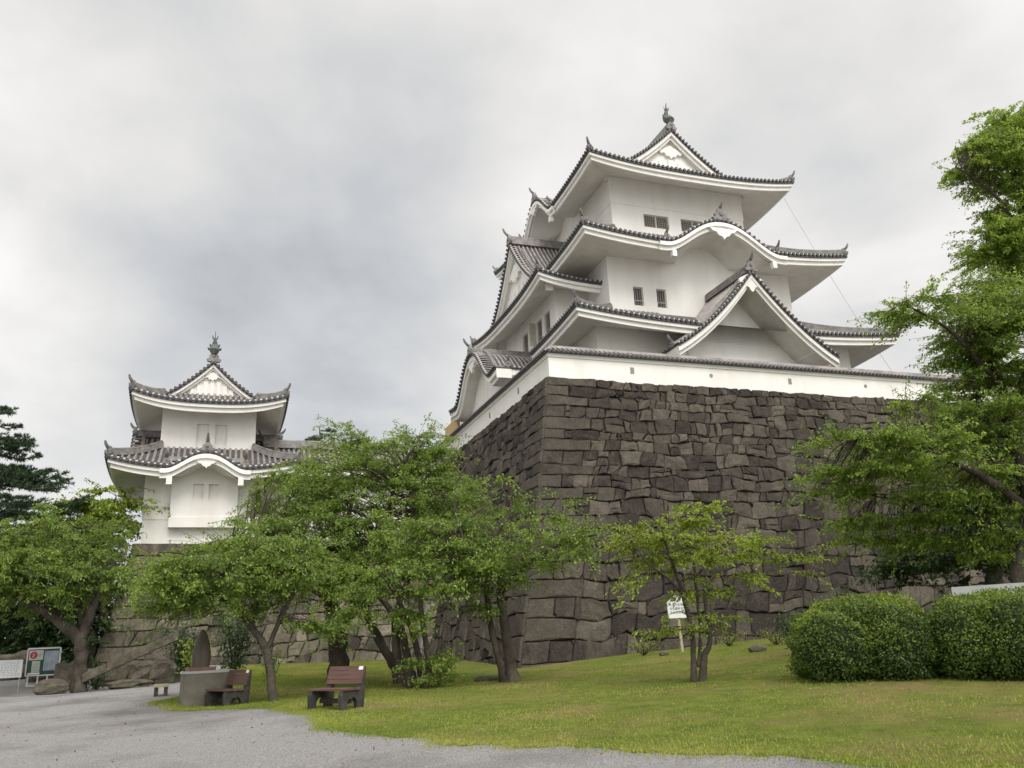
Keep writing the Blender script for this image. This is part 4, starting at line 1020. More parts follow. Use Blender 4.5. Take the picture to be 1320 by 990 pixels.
b = on_ground(657, 881, 26.0); Y = 26
tree('cherry_tree', 'sparse cherry tree with twin trunks at the foot of the stone corner', 'tree', b,
     [[(b[0]+.1, b[1], b[2]-.1, .24)]+pix(Y, (657, 850, 0, .165), (652, 810, 0, .145), (645, 768, 0, .12), (648, 720, .3, .10), (665, 690, .6, .06), (700, 650, .9, .03)),
      [(b[0]-.1, b[1]+.05, b[2]-.1, .17)]+pix(Y, (645, 855, 0, .12), (634, 815, 0, .10), (628, 770, -.1, .085), (625, 740, -.2, .07), (600, 705, -.5, .05), (580, 680, -.8, .03)),
      pix(Y, (646, 760, 0, .08), (690, 720, -.8, .06), (740, 695, -1.5, .04), (770, 690, -1.9, .02)),
      pix(Y, (627, 750, -.1, .06), (640, 690, -.4, .05), (660, 655, -.5, .035), (640, 620, -.3, .02)),
      pix(Y, (600, 705, -.5, .035), (585, 640, -.2, .03), (600, 600, 0, .022), (620, 570, .2, .012)),
      pix(Y, (655, 712, .3, .03), (690, 680, .3, .025), (720, 640, .3, .015))],
     [blob(640, 720, Y-.2, 50, 24, 1.3, 28), blob(715, 700, Y-1.2, 42, 22, 1.2, 27), blob(755, 695, Y-1.7, 28, 18, .9, 13), blob(590, 690, Y-.6, 46, 30, 1.2, 30), blob(660, 660, Y-.3, 45, 24, 1.2, 15), blob(625, 625, Y-.2, 35, 18, .8, 8), blob(715, 660, Y, 22, 18, .8, 7), blob(630, 785, Y-.4, 22, 15, .5, 7), blob(600, 745, Y-.5, 30, 18, .8, 10), blob(690, 735, Y-1, 35, 14, .8, 9)],
     M['cherry'], M['bark'], 44, per=80, dense=.8, group='cherry trees on the lawn')

b = on_ground(353, 906, 22.0); Y = 22
tree('cherry_tree', 'leaning cherry tree with a pale lichen covered trunk between the two benches', 'tree', b,
     [[(b[0], b[1], b[2]-.1, .15)]+pix(Y, (351, 890, 0, .11), (348, 860, .1, .10), (342, 835, .2, .095), (325, 810, .4, .085), (300, 780, .5, .07), (270, 765, .3, .06), (230, 750, 0, .04), (190, 745, -.2, .02)),
      pix(Y, (344, 838, .2, .07), (360, 800, .6, .06), (380, 760, .9, .045), (400, 730, 1.1, .025)),
      pix(Y, (325, 810, .4, .06), (330, 770, .8, .05), (310, 720, 1, .035), (290, 695, 1, .02)),
      pix(Y, (300, 782, .5, .05), (285, 740, -.2, .04), (240, 715, -.6, .03), (205, 712, -.9, .015))],
     [blob(300, 735, Y+.4, 90, 34, 1.8, 95), blob(238, 745, Y, 46, 28, 1.4, 42), blob(370, 725, Y+.8, 50, 34, 1.4, 40), blob(290, 772, Y+.2, 60, 18, 1.2, 26), blob(330, 705, Y+1, 60, 24, 1.3, 28), blob(225, 775, Y+.3, 36, 14, .9, 13), blob(395, 800, Y+.4, 25, 16, .6, 8)],
     M['cherry'], M['bark_pale'], 45, per=100, leaf=(.092, .045), spray=.48, group='cherry trees on the lawn')

b = on_ground(101, 893, 34.0); Y = 34
tree('cherry_tree', 'dark trunked cherry tree spreading low over the gravel at the left', 'tree', b,
     [[(b[0], b[1], b[2]-.1, .35)]+pix(Y, (102, 875, 0, .27), (104, 845, 0, .245), (100, 822, 0, .235), (75, 800, -.3, .19), (45, 780, -.6, .15), (10, 765, -1, .10), (-30, 760, -1.4, .07)),
      pix(Y, (102, 825, 0, .22), (115, 795, .2, .18), (125, 770, .4, .13), (140, 750, .6, .08), (155, 735, .8, .04)),
      pix(Y, (75, 800, -.3, .14), (58, 760, .4, .12), (48, 720, .8, .08), (40, 690, 1, .04)),
      pix(Y, (108, 808, .2, .14), (100, 770, .8, .11), (95, 720, 1.4, .07), (110, 680, 1.6, .04))],
     [blob(60, 735, Y, 85, 40, 2.8, 110), blob(112, 735, Y+.4, 44, 30, 1.8, 46), blob(0, 740, Y-1, 45, 32, 2, 48), blob(75, 692, Y+1, 74, 30, 2.2, 64), blob(20, 700, Y, 40, 24, 1.6, 28), blob(60, 775, Y, 50, 14, 1.4, 18)],
     M['cherry'], M['bark'], 46, leaf=(.12, .058), spray=.62, group='cherry trees on the lawn')

b = on_ground(900, 881, 20.0); Y = 20
tree('cherry_tree', 'small fresh green cherry tree with thin forked stems beside the little notice board', 'tree', b,
     [[(b[0]-.08, b[1], b[2]-.1, .10)]+pix(Y, (894, 850, 0, .065), (892, 815, 0, .055), (880, 765, -.1, .045), (868, 730, -.2, .035), (855, 690, -.3, .02), (848, 660, -.3, .012)),
      [(b[0]+.08, b[1], b[2]-.1, .11)]+pix(Y, (908, 850, 0, .075), (915, 825, 0, .06), (911, 790, .1, .05), (910, 755, .2, .04), (935, 735, .3, .03), (970, 722, .4, .022), (985, 705, .5, .016), (1005, 695, .6, .008)),
      pix(Y, (900, 860, 0, .05), (903, 815, .1, .04), (898, 760, .3, .034), (895, 715, .5, .026), (905, 680, .6, .012)),
      pix(Y, (880, 765, -.1, .03), (860, 745, -.5, .024), (835, 725, -.8, .017), (810, 690, -1, .01)),
      pix(Y, (898, 745, .3, .024), (920, 715, .2, .018), (950, 690, .1, .01))],
     [blob(875, 705, Y, 55, 28, 1.0, 44), blob(835, 690, Y-.5, 40, 14, .8, 21), blob(890, 665, Y+.2, 32, 16, .7, 15), blob(930, 705, Y+.3, 48, 20, .9, 22), blob(985, 700, Y+.5, 32, 11, .6, 14), blob(1020, 725, Y+.5, 26, 12, .5, 7), blob(815, 745, Y-.6, 18, 12, .4, 4), blob(905, 760, Y+.1, 32, 14, .6, 12), blob(960, 742, Y+.4, 22, 9, .4, 5), blob(860, 805, Y-.2, 20, 10, .4, 5), blob(910, 800, Y, 22, 9, .3, 6)],
     M['lime_leaf'], M['bark_pale'], 47, leaf=(.085, .04), per=64, spray=.36, flat=.12, dense=.85, group='cherry trees on the lawn')

b = np.array(at(1335, 800, 21.5)); b[2] = gz(b[0], b[1]); Y = 21.5
tree('cherry_tree', 'large leafy cherry tree reaching in from the right edge in layered branches', 'tree', b,
     [[(b[0], b[1], b[2]-.1, .34), (b[0]-.1, b[1], b[2]+1.6, .26)]+pix(Y, (1330, 660, 0, .22), (1310, 580, 0, .17), (1290, 500, .2, .12), (1265, 430, .3, .08), (1235, 390, .2, .04)),
      pix(Y, (1330, 660, 0, .14), (1260, 610, -.8, .10), (1180, 575, -1.4, .06), (1110, 560, -1.8, .03)),
      pix(Y, (1332, 700, 0, .14), (1270, 670, .5, .10), (1200, 650, .8, .07), (1130, 640, 1, .03)),
      pix(Y, (1310, 580, 0, .12), (1270, 530, .6, .08), (1252, 490, .8, .05), (1240, 460, 1, .03)),
      pix(Y, (1290, 500, .2, .08), (1240, 440, -.6, .06), (1200, 410, -1, .035), (1160, 390, -1.2, .015)),
      pix(Y, (1300, 540, 0, .1), (1330, 450, .5, .08), (1330, 380, .8, .05))],
     [blob(1182, 398, Y-1.0, 46, 15, .8, 26), blob(1252, 425, Y-.2, 42, 28, 1.3, 46), blob(1300, 450, Y+.2, 62, 64, 1.8, 125), blob(1265, 375, Y, 36, 16, .9, 18), blob(1255, 450, Y, 30, 26, 1.1, 26), blob(1252, 488, Y+.6, 26, 24, 1.0, 22), blob(1262, 545, Y+.2, 52, 36, 1.5, 62), blob(1110, 565, Y-1.8, 62, 13, .9, 26), blob(1180, 585, Y-1.4, 60, 20, 1.2, 42), blob(1130, 605, Y-1.2, 70, 13, 1, 28), blob(1090, 630, Y-.8, 46, 9, .7, 14), blob(1220, 630, Y, 70, 26, 1.4, 60), blob(1150, 670, Y+.8, 66, 14, .9, 30), blob(1110, 690, Y+.8, 34, 10, .6, 11), blob(1200, 690, Y+.8, 55, 18, 1, 30), blob(1300, 590, Y+.4, 50, 70, 1.6, 76), blob(1280, 680, Y+.6, 50, 40, 1.3, 46), blob(1170, 520, Y-1.2, 26, 8, .5, 6)],
     M['maple'], M['bark'], 48, leaf=(.095, .044), per=92, spray=.46, flat=.16, droop=.12, group='trees at the right edge')
b = np.array(at(1345, 800, 29)); b[2] = gz(b[0], b[1]); Y = 29
tree('broadleaf_tree', 'tall airy tree rising behind the cherry at the right edge against the sky', 'tree', b,
     [[(b[0], b[1], b[2]-.1, .4), (b[0], b[1], b[2]+5, .32)]+pix(Y, (1340, 420, 0, .25), (1325, 320, 0, .18), (1310, 240, 0, .11), (1300, 180, .2, .06), (1310, 145, .3, .03)),
      pix(Y, (1325, 320, 0, .1), (1290, 260, -.5, .07), (1255, 230, -.8, .04), (1232, 215, -1, .02)),
      pix(Y, (1335, 400, 0, .1), (1300, 345, .4, .07), (1270, 325, .6, .03)),
      pix(Y, (1310, 240, 0, .06), (1285, 200, .5, .04), (1260, 180, .8, .02))],
     [blob(1258, 205, Y-.6, 32, 26, 1.4, 30), blob(1292, 178, Y, 34, 30, 1.5, 36), blob(1325, 165, Y+.2, 34, 32, 1.6, 36), blob(1300, 228, Y, 40, 24, 1.6, 30), blob(1330, 215, Y, 30, 40, 1.5, 26), blob(1310, 272, Y+.2, 34, 24, 1.4, 30), blob(1290, 312, Y+.2, 38, 20, 1.4, 34), blob(1325, 320, Y, 34, 40, 1.5, 36), blob(1268, 335, Y+.5, 22, 10, .8, 8), blob(1320, 380, Y, 44, 40, 1.5, 40), blob(1268, 392, Y+.5, 26, 18, 1, 12)],
     M['maple'], M['bark'], 49, leaf=(.115, .058), per=125, spray=.52, tone0=.62, dense=1.35, flat=.35, group='trees at the right edge')

# trees behind and beside the left cherry
def round_tree(label, px, py, Y, gpy, spec, mat, seed, name='broadleaf_tree', tone0=.5, **k):
    b = on_ground(px, gpy, Y)
    limbs = [[(b[0], b[1], b[2]-.1, .30), (b[0]+.1, b[1], b[2]+1.5, .24)]+pix(Y, (px, py+20, 0, .16), (px+5, py-30, 0, .06))]
    for s in spec: limbs.append(pix(Y, (px, py+30, 0, .1), ((px+s[0])/2, (py+30+s[1])/2-8, 0, .07), (s[0], s[1], 0, .03)))
    return tree(name, label, 'tree', b, limbs, [blob(s[0], s[1], Y+s[4], s[2], s[3], s[5], s[6]) for s in spec], mat, M['bark'], seed, tone0=tone0, **k)
round_tree('bright green tree left of the white corner tower with pale crown top', 128, 690, 44, 860, [(130, 652, 36, 16, 0, 1.6, 26), (105, 672, 40, 18, 0, 1.8, 26), (148, 678, 20, 24, .5, 1.4, 20), (75, 690, 40, 20, 0, 2, 26), (150, 640, 20, 9, 0, 1, 8)], M['lime_leaf'], 61, tone0=.4, leaf=(.2, .1), spray=.75, per=85, group='trees beside the corner tower')
round_tree('dark shadowy tree filling the gap between the left cherry trunk and the stone terrace', 112, 780, 43.5, 868, [(120, 740, 28, 50, 0, 1.5, 50), (95, 790, 34, 40, .5, 1.6, 50), (110, 825, 20, 26, 0, 1.0, 22), (60, 800, 50, 34, 1, 2, 60)], M['dark_leaf'], 62, leaf=(.2, .1), spray=.75, per=85, group='trees beside the corner tower')
round_tree('dark evergreen tree standing behind the two guide boards at the far left', 15, 780, 45, 870, [(10, 740, 50, 40, 0, 2.5, 60), (-20, 800, 60, 40, 0, 2.5, 50), (50, 830, 50, 22, 0, 2, 40), (20, 690, 40, 22, .5, 2, 26)], M['dark_leaf'], 63, tone0=.42, leaf=(.2, .1), spray=.75, per=85, group='trees beside the corner tower')
round_tree('dark dense tree in the shade behind the hedge at the right edge', 1290, 690, 26.5, 815, [(1240, 700, 60, 44, 0, 1.8, 60), (1310, 660, 50, 60, .5, 2, 60), (1290, 590, 50, 50, 1, 2, 50), (1180, 725, 40, 18, .5, 1.2, 20)], M['dark_leaf'], 64, leaf=(.15, .075), spray=.6, per=90, tone0=.45, group='trees at the right edge')

round_tree('dark thicket filling the far background low down behind the left cherry', 55, 815, 52, 868, [(30, 800, 60, 44, 0, 2, 60), (95, 800, 50, 46, .5, 2, 56), (60, 845, 80, 20, -1, 2, 46), (-10, 840, 50, 24, -1, 2, 30)], M['dark_leaf'], 65, leaf=(.24, .12), spray=.8, per=85, tone0=.4, group='trees beside the corner tower')
# pines
def pine(label, b, H, branches, seed, group=None, nl=.22):
    rg = np.random.default_rng(seed); t = thing('pine_tree', label, 'tree', b, 0, group); mb = MB()
    mb.tube([(b[0], b[1], b[2]-.1), (b[0]+.2, b[1], b[2]+H*.4), (b[0]+.1, b[1], b[2]+H*.8), (b[0], b[1], b[2]+H)], [.36, .28, .14, .03], 9)
    C, D, N, T = [], [], [], []
    for z, az, L in branches:
        d = np.array((math.cos(az), math.sin(az), 0)); s = np.array((-d[1], d[0], 0)); p0 = np.array((b[0]+.1, b[1], b[2]+z))
        path = [p0, p0+d*L*.4+np.array((0, 0, .02*L)), p0+d*L*.75+np.array((0, 0, -.02*L)), p0+d*L+np.array((0, 0, .08*L))]; P, ra = smooth_path(path, [.07, .05, .03, .012], 5); mb.tube(P, ra, 5)
        for j in range(int(9*L)):
            f = rg.uniform(.2, 1); p = P[min(int(f*(len(P)-1)), len(P)-1)]; side = rg.choice((-1, 1)); ext = rg.uniform(.1, .42)*L*(1.1-f*.75)
            tip = p+s*side*ext+d*ext*.5+np.array((0, 0, rg.uniform(-.06, .10))); mb.tube([p, tip], [.014, .006], 4, 0, False)
            for q in range(max(2, int(ext/.13))):
                c = p+(tip-p)*(q+1)/max(2, int(ext/.13)); n = 15
                dd = rg.normal(0, .75, (n, 3))+(tip-p)/np.linalg.norm(tip-p)*.7+np.array((0, 0, .55))
                C.append(c+dd/np.linalg.norm(dd, axis=1, keepdims=True)*nl*.45); D.append(dd); N.append(rg.normal(0, 1, (n, 3))); T.append(rg.normal(.5, .25, n))
    build(mb, 'trunk', M['bark'], t, b, smooth=True)
    C = np.vstack(C); leaf_mesh('crown', C, np.vstack(D), np.vstack(N), nl, .035*nl/.22, np.concatenate(T), M['pine'], t, b)
rg = random.Random(8)
b = on_ground(-88, 880, 40); ztop = at(-60, 515, 40)[2]-b[2]
br = [(ztop*(.42+.55*i/30)+rg.uniform(-.1, .1), rg.uniform(-1.3, 1.3) if i % 3 else rg.uniform(0, 6.28), 5.6*(1.03-(i/30)**1.6*.7)*rg.uniform(.75, 1.08)) for i in range(31)]
pine('tall dark pine with level branches reaching in at the far left edge', b, ztop, br, 71)
b = np.array(cw(-7.5, 27, 7.0)); ztop = at(425, 556, 62)[2]-b[2]
br = [(ztop*(.5+.48*i/22), rg.uniform(0, 6.28), 3.3*(1.05-(i/22)*.7)*rg.uniform(.7, 1.1)) for i in range(23)]
pine('dark pine top showing above the roof of the low gallery building', b, ztop, br, 72)

# clipped hedges
def hedge(name, label, lumps, seed, dens, leaf, mat, group=None, base=None):
    rg = np.random.default_rng(seed); t = thing(name, label, 'hedge', base, 0, group); core = MB()
    C, D, N, T = [], [], [], []
    for c, rr in lumps:
        c, rr = np.array(c), np.array(rr); nu, nv = 20, 12; rows = []
        sq = lambda a: np.sign(a)*np.abs(a)**.86
        for i in range(nv+1):
            ph = -math.pi/2+math.pi*i/nv; rows.append([tuple(c+rr*.88*np.array((sq(math.cos(ph))*sq(math.cos(2*math.pi*j/nu)), sq(math.cos(ph))*sq(math.sin(2*math.pi*j/nu)), sq(math.sin(ph))))) for j in range(nu+1)])
        core.grid(rows)
        n = int(dens*(rr[0]*rr[1]+rr[0]*rr[2]+rr[1]*rr[2])*4); v = rg.normal(size=(n, 3)); v /= np.linalg.norm(v, axis=1, keepdims=True)
        s = np.sign(v)*np.abs(v)**.9; s /= (np.abs(s)**2.25).sum(1, keepdims=True)**(1/2.25)
        bump = 1+.08*np.sin(v[:, 0]*7+seed)*np.sin(v[:, 1]*6+v[:, 2]*4)+.05*np.sin(v[:, 2]*13+v[:, 0]*7)
        p = c+rr*s*(bump*(rg.uniform(.86, 1.05, n)+np.where(rg.random(n) < .05, rg.uniform(0, .1, n), 0)))[:, None]; ok = p[:, 2] > c[2]-rr[2]*.93
        p, v2 = p[ok], v[ok]; n = len(p)
        C.append(p); D.append(v2*.6+rg.normal(0, .8, (n, 3))); N.append(v2+np.array((0, 0, .5))+rg.normal(0, .45, (n, 3)))
        T.append(.43+.26*v2[:, 2]+.20*np.sin(p[:, 0]*3.1+p[:, 2]*2.0)*np.sin(p[:, 1]*2.7+p[:, 2]*3)+rg.normal(0, .22, n))  # leaf tone lighter on top, darker below: shading put into the colour
    build(core, 'branches', M['hedge_core'], t, base)  # solid core, not stems; shade inside the hedge put into its colour
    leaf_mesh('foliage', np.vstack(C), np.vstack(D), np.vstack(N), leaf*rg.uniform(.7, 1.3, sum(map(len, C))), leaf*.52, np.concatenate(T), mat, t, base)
def lump(px, py, Y, w, h, d): k = mpp(Y)*.97; return (at(px, py, Y), (w*k, d, h*k))
b = on_ground(1110, 884, 17.2)
hedge('clipped_hedge', 'rounded clipped green hedge bush standing on the lawn left of the gap', [lump(1106, 832, 17.6, 76, 54, 1.15), lump(1150, 832, 17.0, 44, 54, .95), lump(1120, 803, 17.8, 54, 30, 1.0), lump(1075, 835, 17.2, 44, 45, .9)], 81, 1500, .058, M['hedge'], 'hedges at the right', b)
b = on_ground(1265, 884, 15.8)
hedge('clipped_hedge', 'clipped green hedge bush running out of the right edge below the pale concrete block', [lump(1262, 828, 16.4, 56, 54, 1.1), lump(1320, 822, 15.9, 66, 56, 1.1), lump(1400, 815, 15.5, 60, 58, 1.1), lump(1228, 838, 16.6, 30, 42, .8), lump(1270, 795, 17.2, 50, 26, .9)], 82, 1500, .058, M['hedge'], 'hedges at the right', b)

# small plants
def sprig(name, label, b, h, w, n, mat, seed, leaf=(.10, .05), group=None, cat='plant', stems=6, tone0=.5):
    rg = np.random.default_rng(seed); t = thing(name, label, cat, b, 0, group); mb = MB(); C, D, N = [], [], []
    for i in range(stems):
        a = rg.uniform(0, 6.28); e = np.array((math.cos(a)*w*rg.uniform(.3, 1), math.sin(a)*w*rg.uniform(.3, 1), h*rg.uniform(.7, 1))); m_ = e*np.array((.4, .4, .6))
        P, ra = smooth_path([b, b+m_, b+e], [.014, .01, .004], 4); mb.tube(P, ra, 5)
        for j in range(n//stems):
            f = rg.uniform(.25, 1); p = P[int(f*(len(P)-1))]; C.append(p+rg.normal(0, .16*w+.03, 3)*np.array((1, 1, .5))); D.append(rg.normal(0, 1, 3)-np.array((0, 0, .25))); N.append(rg.normal(0, .5, 3)+np.array((0, 0, 1)))
    build(mb, 'stem', M['bark_pale'], t, b); C = np.array(C)
    leaf_mesh('foliage', C, np.array(D), np.array(N), leaf[0]*rg.uniform(.7, 1.3, len(C)), leaf[1], np.clip(rg.normal(tone0, .2, len(C)), 0, 1), mat, t, b)
sprig('sapling', 'bright leafy sapling growing behind the brown stele on its block', on_ground(250, 886, 25.2), 1.75, .55, 420, M['lime_leaf'], 91, (.13, .07), stems=9)
sprig('young_shrub', 'thin young shrub at the foot of the pale leaning cherry trunk', on_ground(347, 903, 22.3), 1.5, .40, 240, M['cherry'], 92, (.09, .045), stems=7)
sprig('young_shrub', 'loose green shrub at the castle wall foot just left of the rounded hedge', on_ground(1022, 838, 25.5), 1.35, .6, 620, M['dark_leaf'], 93, (.09, .045), stems=12, tone0=.7)
sprig('young_shrub', 'grey green weedy bush beside the many stemmed cherry on the lawn', on_ground(522+40, 885, 26), .7, .5, 420, M['weed'], 94, (.06, .025), stems=14)
sprig('young_shrub', 'low dark shrub tucked behind the left cherry trunk by the slanting stone rail', on_ground(124, 890, 35), .7, .6, 420, M['dark_leaf'], 95, (.12, .06), stems=10, tone0=.7)
sprig('young_shrub', 'dark bush growing against the terrace wall behind the brown stele', on_ground(300, 868, 34), 2.7, 1.2, 1500, M['dark_leaf'], 96, (.14, .07), stems=18, tone0=.5)  # this dark bush and the next take the place of plain shade
sprig('young_shrub', 'dark bush growing against the terrace wall left of the leaning pale cherry', on_ground(235, 870, 36), 2.6, 1.1, 1200, M['dark_leaf'], 97, (.14, .07), stems=16, tone0=.45)
for i, (x, y, Yv, lab) in enumerate(((940, 832, 33, 'low weeds along the wall foot right of the small notice board'), (830, 846, 32.5, 'low weeds along the wall foot left of the small notice board'), (1000, 826, 31, 'tall dry weeds at the wall foot above the flat grey stone'))):
    sprig('weed_clump', lab, on_ground(x, y, Yv), .5, 1.0, 420, M['grass'], 100+i, (.12, .02), stems=24, group='weeds at the foot of the castle wall')

# ------------------------------------------------------------------ rocks
def rock(label, b, size, seed, mat='rock', name='rock', rz=0, group=None, sharp=.22):
    rg = random.Random(seed); bm_ = MB(); nu, nv = 14, 9; ph = [rg.uniform(0, 6.28) for _ in range(6)]; rows = []
    for i in range(nv+1):
        a = -math.pi/2+math.pi*i/nv; r_ = []
        for j in range(nu+1):
            t = 2*math.pi*(j % nu)/nu; d = np.array((math.cos(a)*math.cos(t), math.cos(a)*math.sin(t), math.sin(a))); d = np.sign(d)*np.abs(d)**.7
            k = 1+sharp*(math.sin(2.2*d[0]+ph[0])*math.cos(2.7*d[1]+ph[1])+.5*math.sin(5*d[2]+ph[2]+3*d[0])+.35*math.sin(6*d[1]+ph[3]))
            r_.append(tuple(d*k*np.array(size)*.5+np.array((0, 0, size[2]*.36))))
        rows.append(r_)
    bm_.grid(rows); o = build(bm_, name, M[mat]); o.location = tuple(b); o.rotation_euler = (0, 0, rz); tag(o, label, 'rock', group); return o
G1 = 'boulders at the foot of the left terrace'
rock('long flat topped boulder left of the dark cherry trunk at the left', on_ground(66, 891, 33.0), (1.15, .7, .62), 1, group=G1, rz=.1, sharp=.14)
rock('rounded pale boulder just behind the left side of the dark cherry trunk', on_ground(88, 880, 35.5), (.9, .8, 1.3), 2, group=G1)
rock('pale boulder behind the second guide board', on_ground(55, 880, 39), (1.4, .9, .8), 3, group=G1)
rock('largest slanting boulder below the stone stair rail', on_ground(150, 878, 36.5), (1.5, 1.0, 1.15), 4, group=G1)
rock('boulder right of the largest one below the stone stair rail', on_ground(186, 876, 36.5), (1.3, 1.0, 1.0), 5, group=G1, rz=.4)
rock('low flat boulder lying at the front edge of the boulder pile', on_ground(165, 888, 34.5), (1.6, .8, .36), 6, group=G1)
rock('dark boulder at the right end of the boulder pile behind the stool', on_ground(216, 874, 36), (1.3, 1.1, 1.1), 7, group=G1)
rock('boulder high on the pile just under the upper end of the stone rail', on_ground(205, 866, 39), (1.2, 1.1, 1.7), 8, group=G1)
rock('brownish boulder standing behind the white text board at the left edge', on_ground(8, 878, 40), (1.8, 1.1, 1.3), 9, group=G1)
rock('flat grey stone lying on the lawn before the castle wall at the right', on_ground(976, 841, 28.6), (.58, .4, .26), 10, sharp=.1, name='flat_stone')
rock('long pale stone lying on the lawn between the twin trunked cherry and the ivy stems', on_ground(632, 880, 27.0), (1.0, .4, .2), 11, sharp=.1, name='flat_stone', rz=.35)
rock('small pale rubble stone at the wall foot behind the small notice board', on_ground(856, 848, 31), (.3, .25, .18), 12, name='flat_stone')

# stone stair rail slanting up against the terrace
p0, p1 = at(108, 868, 33.9), at(232, 812, 34.2); mb = MB(); d = p1-p0; h = np.array((d[0], d[1], 0)); h /= np.linalg.norm(h); s = np.array((-h[1], h[0], 0))
top = .34
for k in range(4):
    a, c = p0+d*(k/4), p0+d*((k+1)/4-.004); P = []
    for q, zz in ((a, -top), (c, -top)): P += [q-s*.12+np.array((0, 0, zz)), q+s*.12+np.array((0, 0, zz))]
    for q in (a, c): P += [q-s*.12, q+s*.12]
    i = len(mb.v); mb.v += [tuple(x) for x in P]
    for f in ((0, 1, 3, 2), (4, 6, 7, 5), (0, 4, 5, 1), (2, 3, 7, 6), (0, 2, 6, 4), (1, 5, 7, 3)): mb.f.append(tuple(i+x for x in f)); mb.m.append(0)
o = build(mb, 'stair_rail', M['rock'], None, p0); o.location = tuple(p0); tag(o, 'sloping cut stone stair rail leaning over the boulders below the terrace', 'stone rail')

# ------------------------------------------------------------------ benches, monument, stool
def make_bench(label, loc, rz):
    t = thing('park_bench', label, 'bench', loc, rz, 'brown plank benches on the lawn edge')
    W, D = .60, .52
    for i in range(3):
        mb = MB(); y0 = -.28+i*.155; mb.box(-W, W, y0, y0+.14, .395, .435); build(mb, 'seat_plank', M['plank'], t)
    tl = lambda x, y, z: (x, .20+y+(z-.45)*.30, z)
    for i in range(4):
        mb = MB(); z0 = .515+i*.092; mb.box(-W+.03, W-.03, 0, .035, z0, z0+.086, 0, T=tl); build(mb, 'back_plank', M['plank'], t)
    for sx in (-1, 1):
        mb = MB(); out = [(-.30, 0), (-.17, 0), (-.15, .16), (-.08, .24), (.06, .24), (.13, .15), (.14, 0), (.31, 0), (.35, .3), (.37, .6), (.385, .86), (.33, .87), (.245, .5), (.20, .385), (-.27, .385), (-.31, .3)]
        xx = sx*.5; mb.extrude(out, lambda a, b_, c: (xx+b_, a, c), -.06, .06); build(mb, 'bench_leg', M['benchleg'], t)
    mb = MB(); mb.box(-.5, .5, -.02, .06, .12, .22); build(mb, 'cross_beam', M['benchleg'], t)
    mb = MB(); mb.box(W-.19, W-.06, -.008, .0, .80, .87, 0, T=tl); build(mb, 'white_plate', M['white'], t)
    return t
bench = make_bench('nearer brown plank bench standing at the gravel edge in front of the forked cherry', on_ground(432, 911, 19.6), R(-37))
def copy_thing(src, label, loc, rz):
    r = src.copy(); COL.objects.link(r); r.location = tuple(loc); r.rotation_euler = (0, 0, rz); r['label'] = label
    for ch in list(src.children):
        c = ch.copy(); COL.objects.link(c); c.parent = r
    return r
copy_thing(bench, 'farther brown plank bench standing beside the concrete block with the stele', on_ground(291, 908, 22.6), R(-46))

b = on_ground(262, 905, 23.4); rz = R(30)
t = thing('stele_pedestal', 'weathered concrete block carrying the pointed brown stele beside the bench', 'pedestal', b, rz)
mb = MB(); mb.box(-.55, .66, -.36, .36, -.1, .80); build(mb, 'block', M['concrete'], t)
mb = MB(); mb.box(-.57, .68, -.38, .38, .80, .86); build(mb, 'cap_slab', M['concrete_pale'], t)
bs = b+np.array((-.12, .0, .86)); t = thing('stone_stele', 'pointed dark brown stone stele standing on the concrete block', 'monument', bs, rz)
mb = MB(); mb.box(-.34, .34, -.26, .26, 0, .09); build(mb, 'plinth', M['redstone'], t)
mb = MB(); rg2 = random.Random(4); rows = []
for i, (z, w) in enumerate(((.09, .21), (.3, .235), (.5, .22), (.7, .185), (.88, .125), (1.0, .065), (1.05, .02))):
    rows.append([(w*math.cos(2*math.pi*j/18)*(1+.04*math.sin(3*j+i)), .8*w*math.sin(2*math.pi*j/18)*(1+.04*math.cos(2*j+i)), z) for j in range(19)])
mb.grid(rows); mb.poly([p for p in rows[-1][:-1]]); build(mb, 'shaft', M['stele'], t, smooth=True)

b = on_ground(207, 897, 25.6); t = thing('low_stool', 'small low stool with a pale seat slab beside the stele block', 'stool', b, R(20))
mb = MB(); mb.box(-.20, .20, -.16, .16, .24, .32); build(mb, 'seat', M['stake'], t)
mb = MB(); mb.box(-.19, .19, .16, .22, .24, .42); build(mb, 'backrest', M['darkwood'], t)
for sx in (-1, 1):
    mb = MB(); mb.box(sx*.13-.05, sx*.13+.05, -.12, .14, -.05, .24); build(mb, 'leg', M['darkwood'], t)

# dry leaves dropped on the lawn and the gravel
rg3 = np.random.default_rng(77); nl_ = 900
XY = np.column_stack([rg3.uniform(-14, 9, nl_), rg3.uniform(10, 34, nl_)]); nl_ = len(XY)
fl = leaf_mesh('fallen_leaves', np.column_stack([XY, hgt(XY)+.045]), rg3.normal(0, 1, (nl_, 3))*np.array((1, 1, .25)), np.array((0, 0, 1.0))+rg3.normal(0, .3, (nl_, 3)), rg3.uniform(.04, .085, nl_), .035, rg3.random(nl_), leaf_material('dry_leaf', [(.10, .055, .025), (.22, .13, .05), (.30, .22, .10)], .2))
tag(fl, 'dry brown leaves scattered over the gravel and the lawn', 'fallen leaves', kind='stuff')

# ------------------------------------------------------------------ notice boards
def board_frame(px0, px1, py, Y):
    a, c = at(px0, py, Y), at(px1, py, Y); return a, c
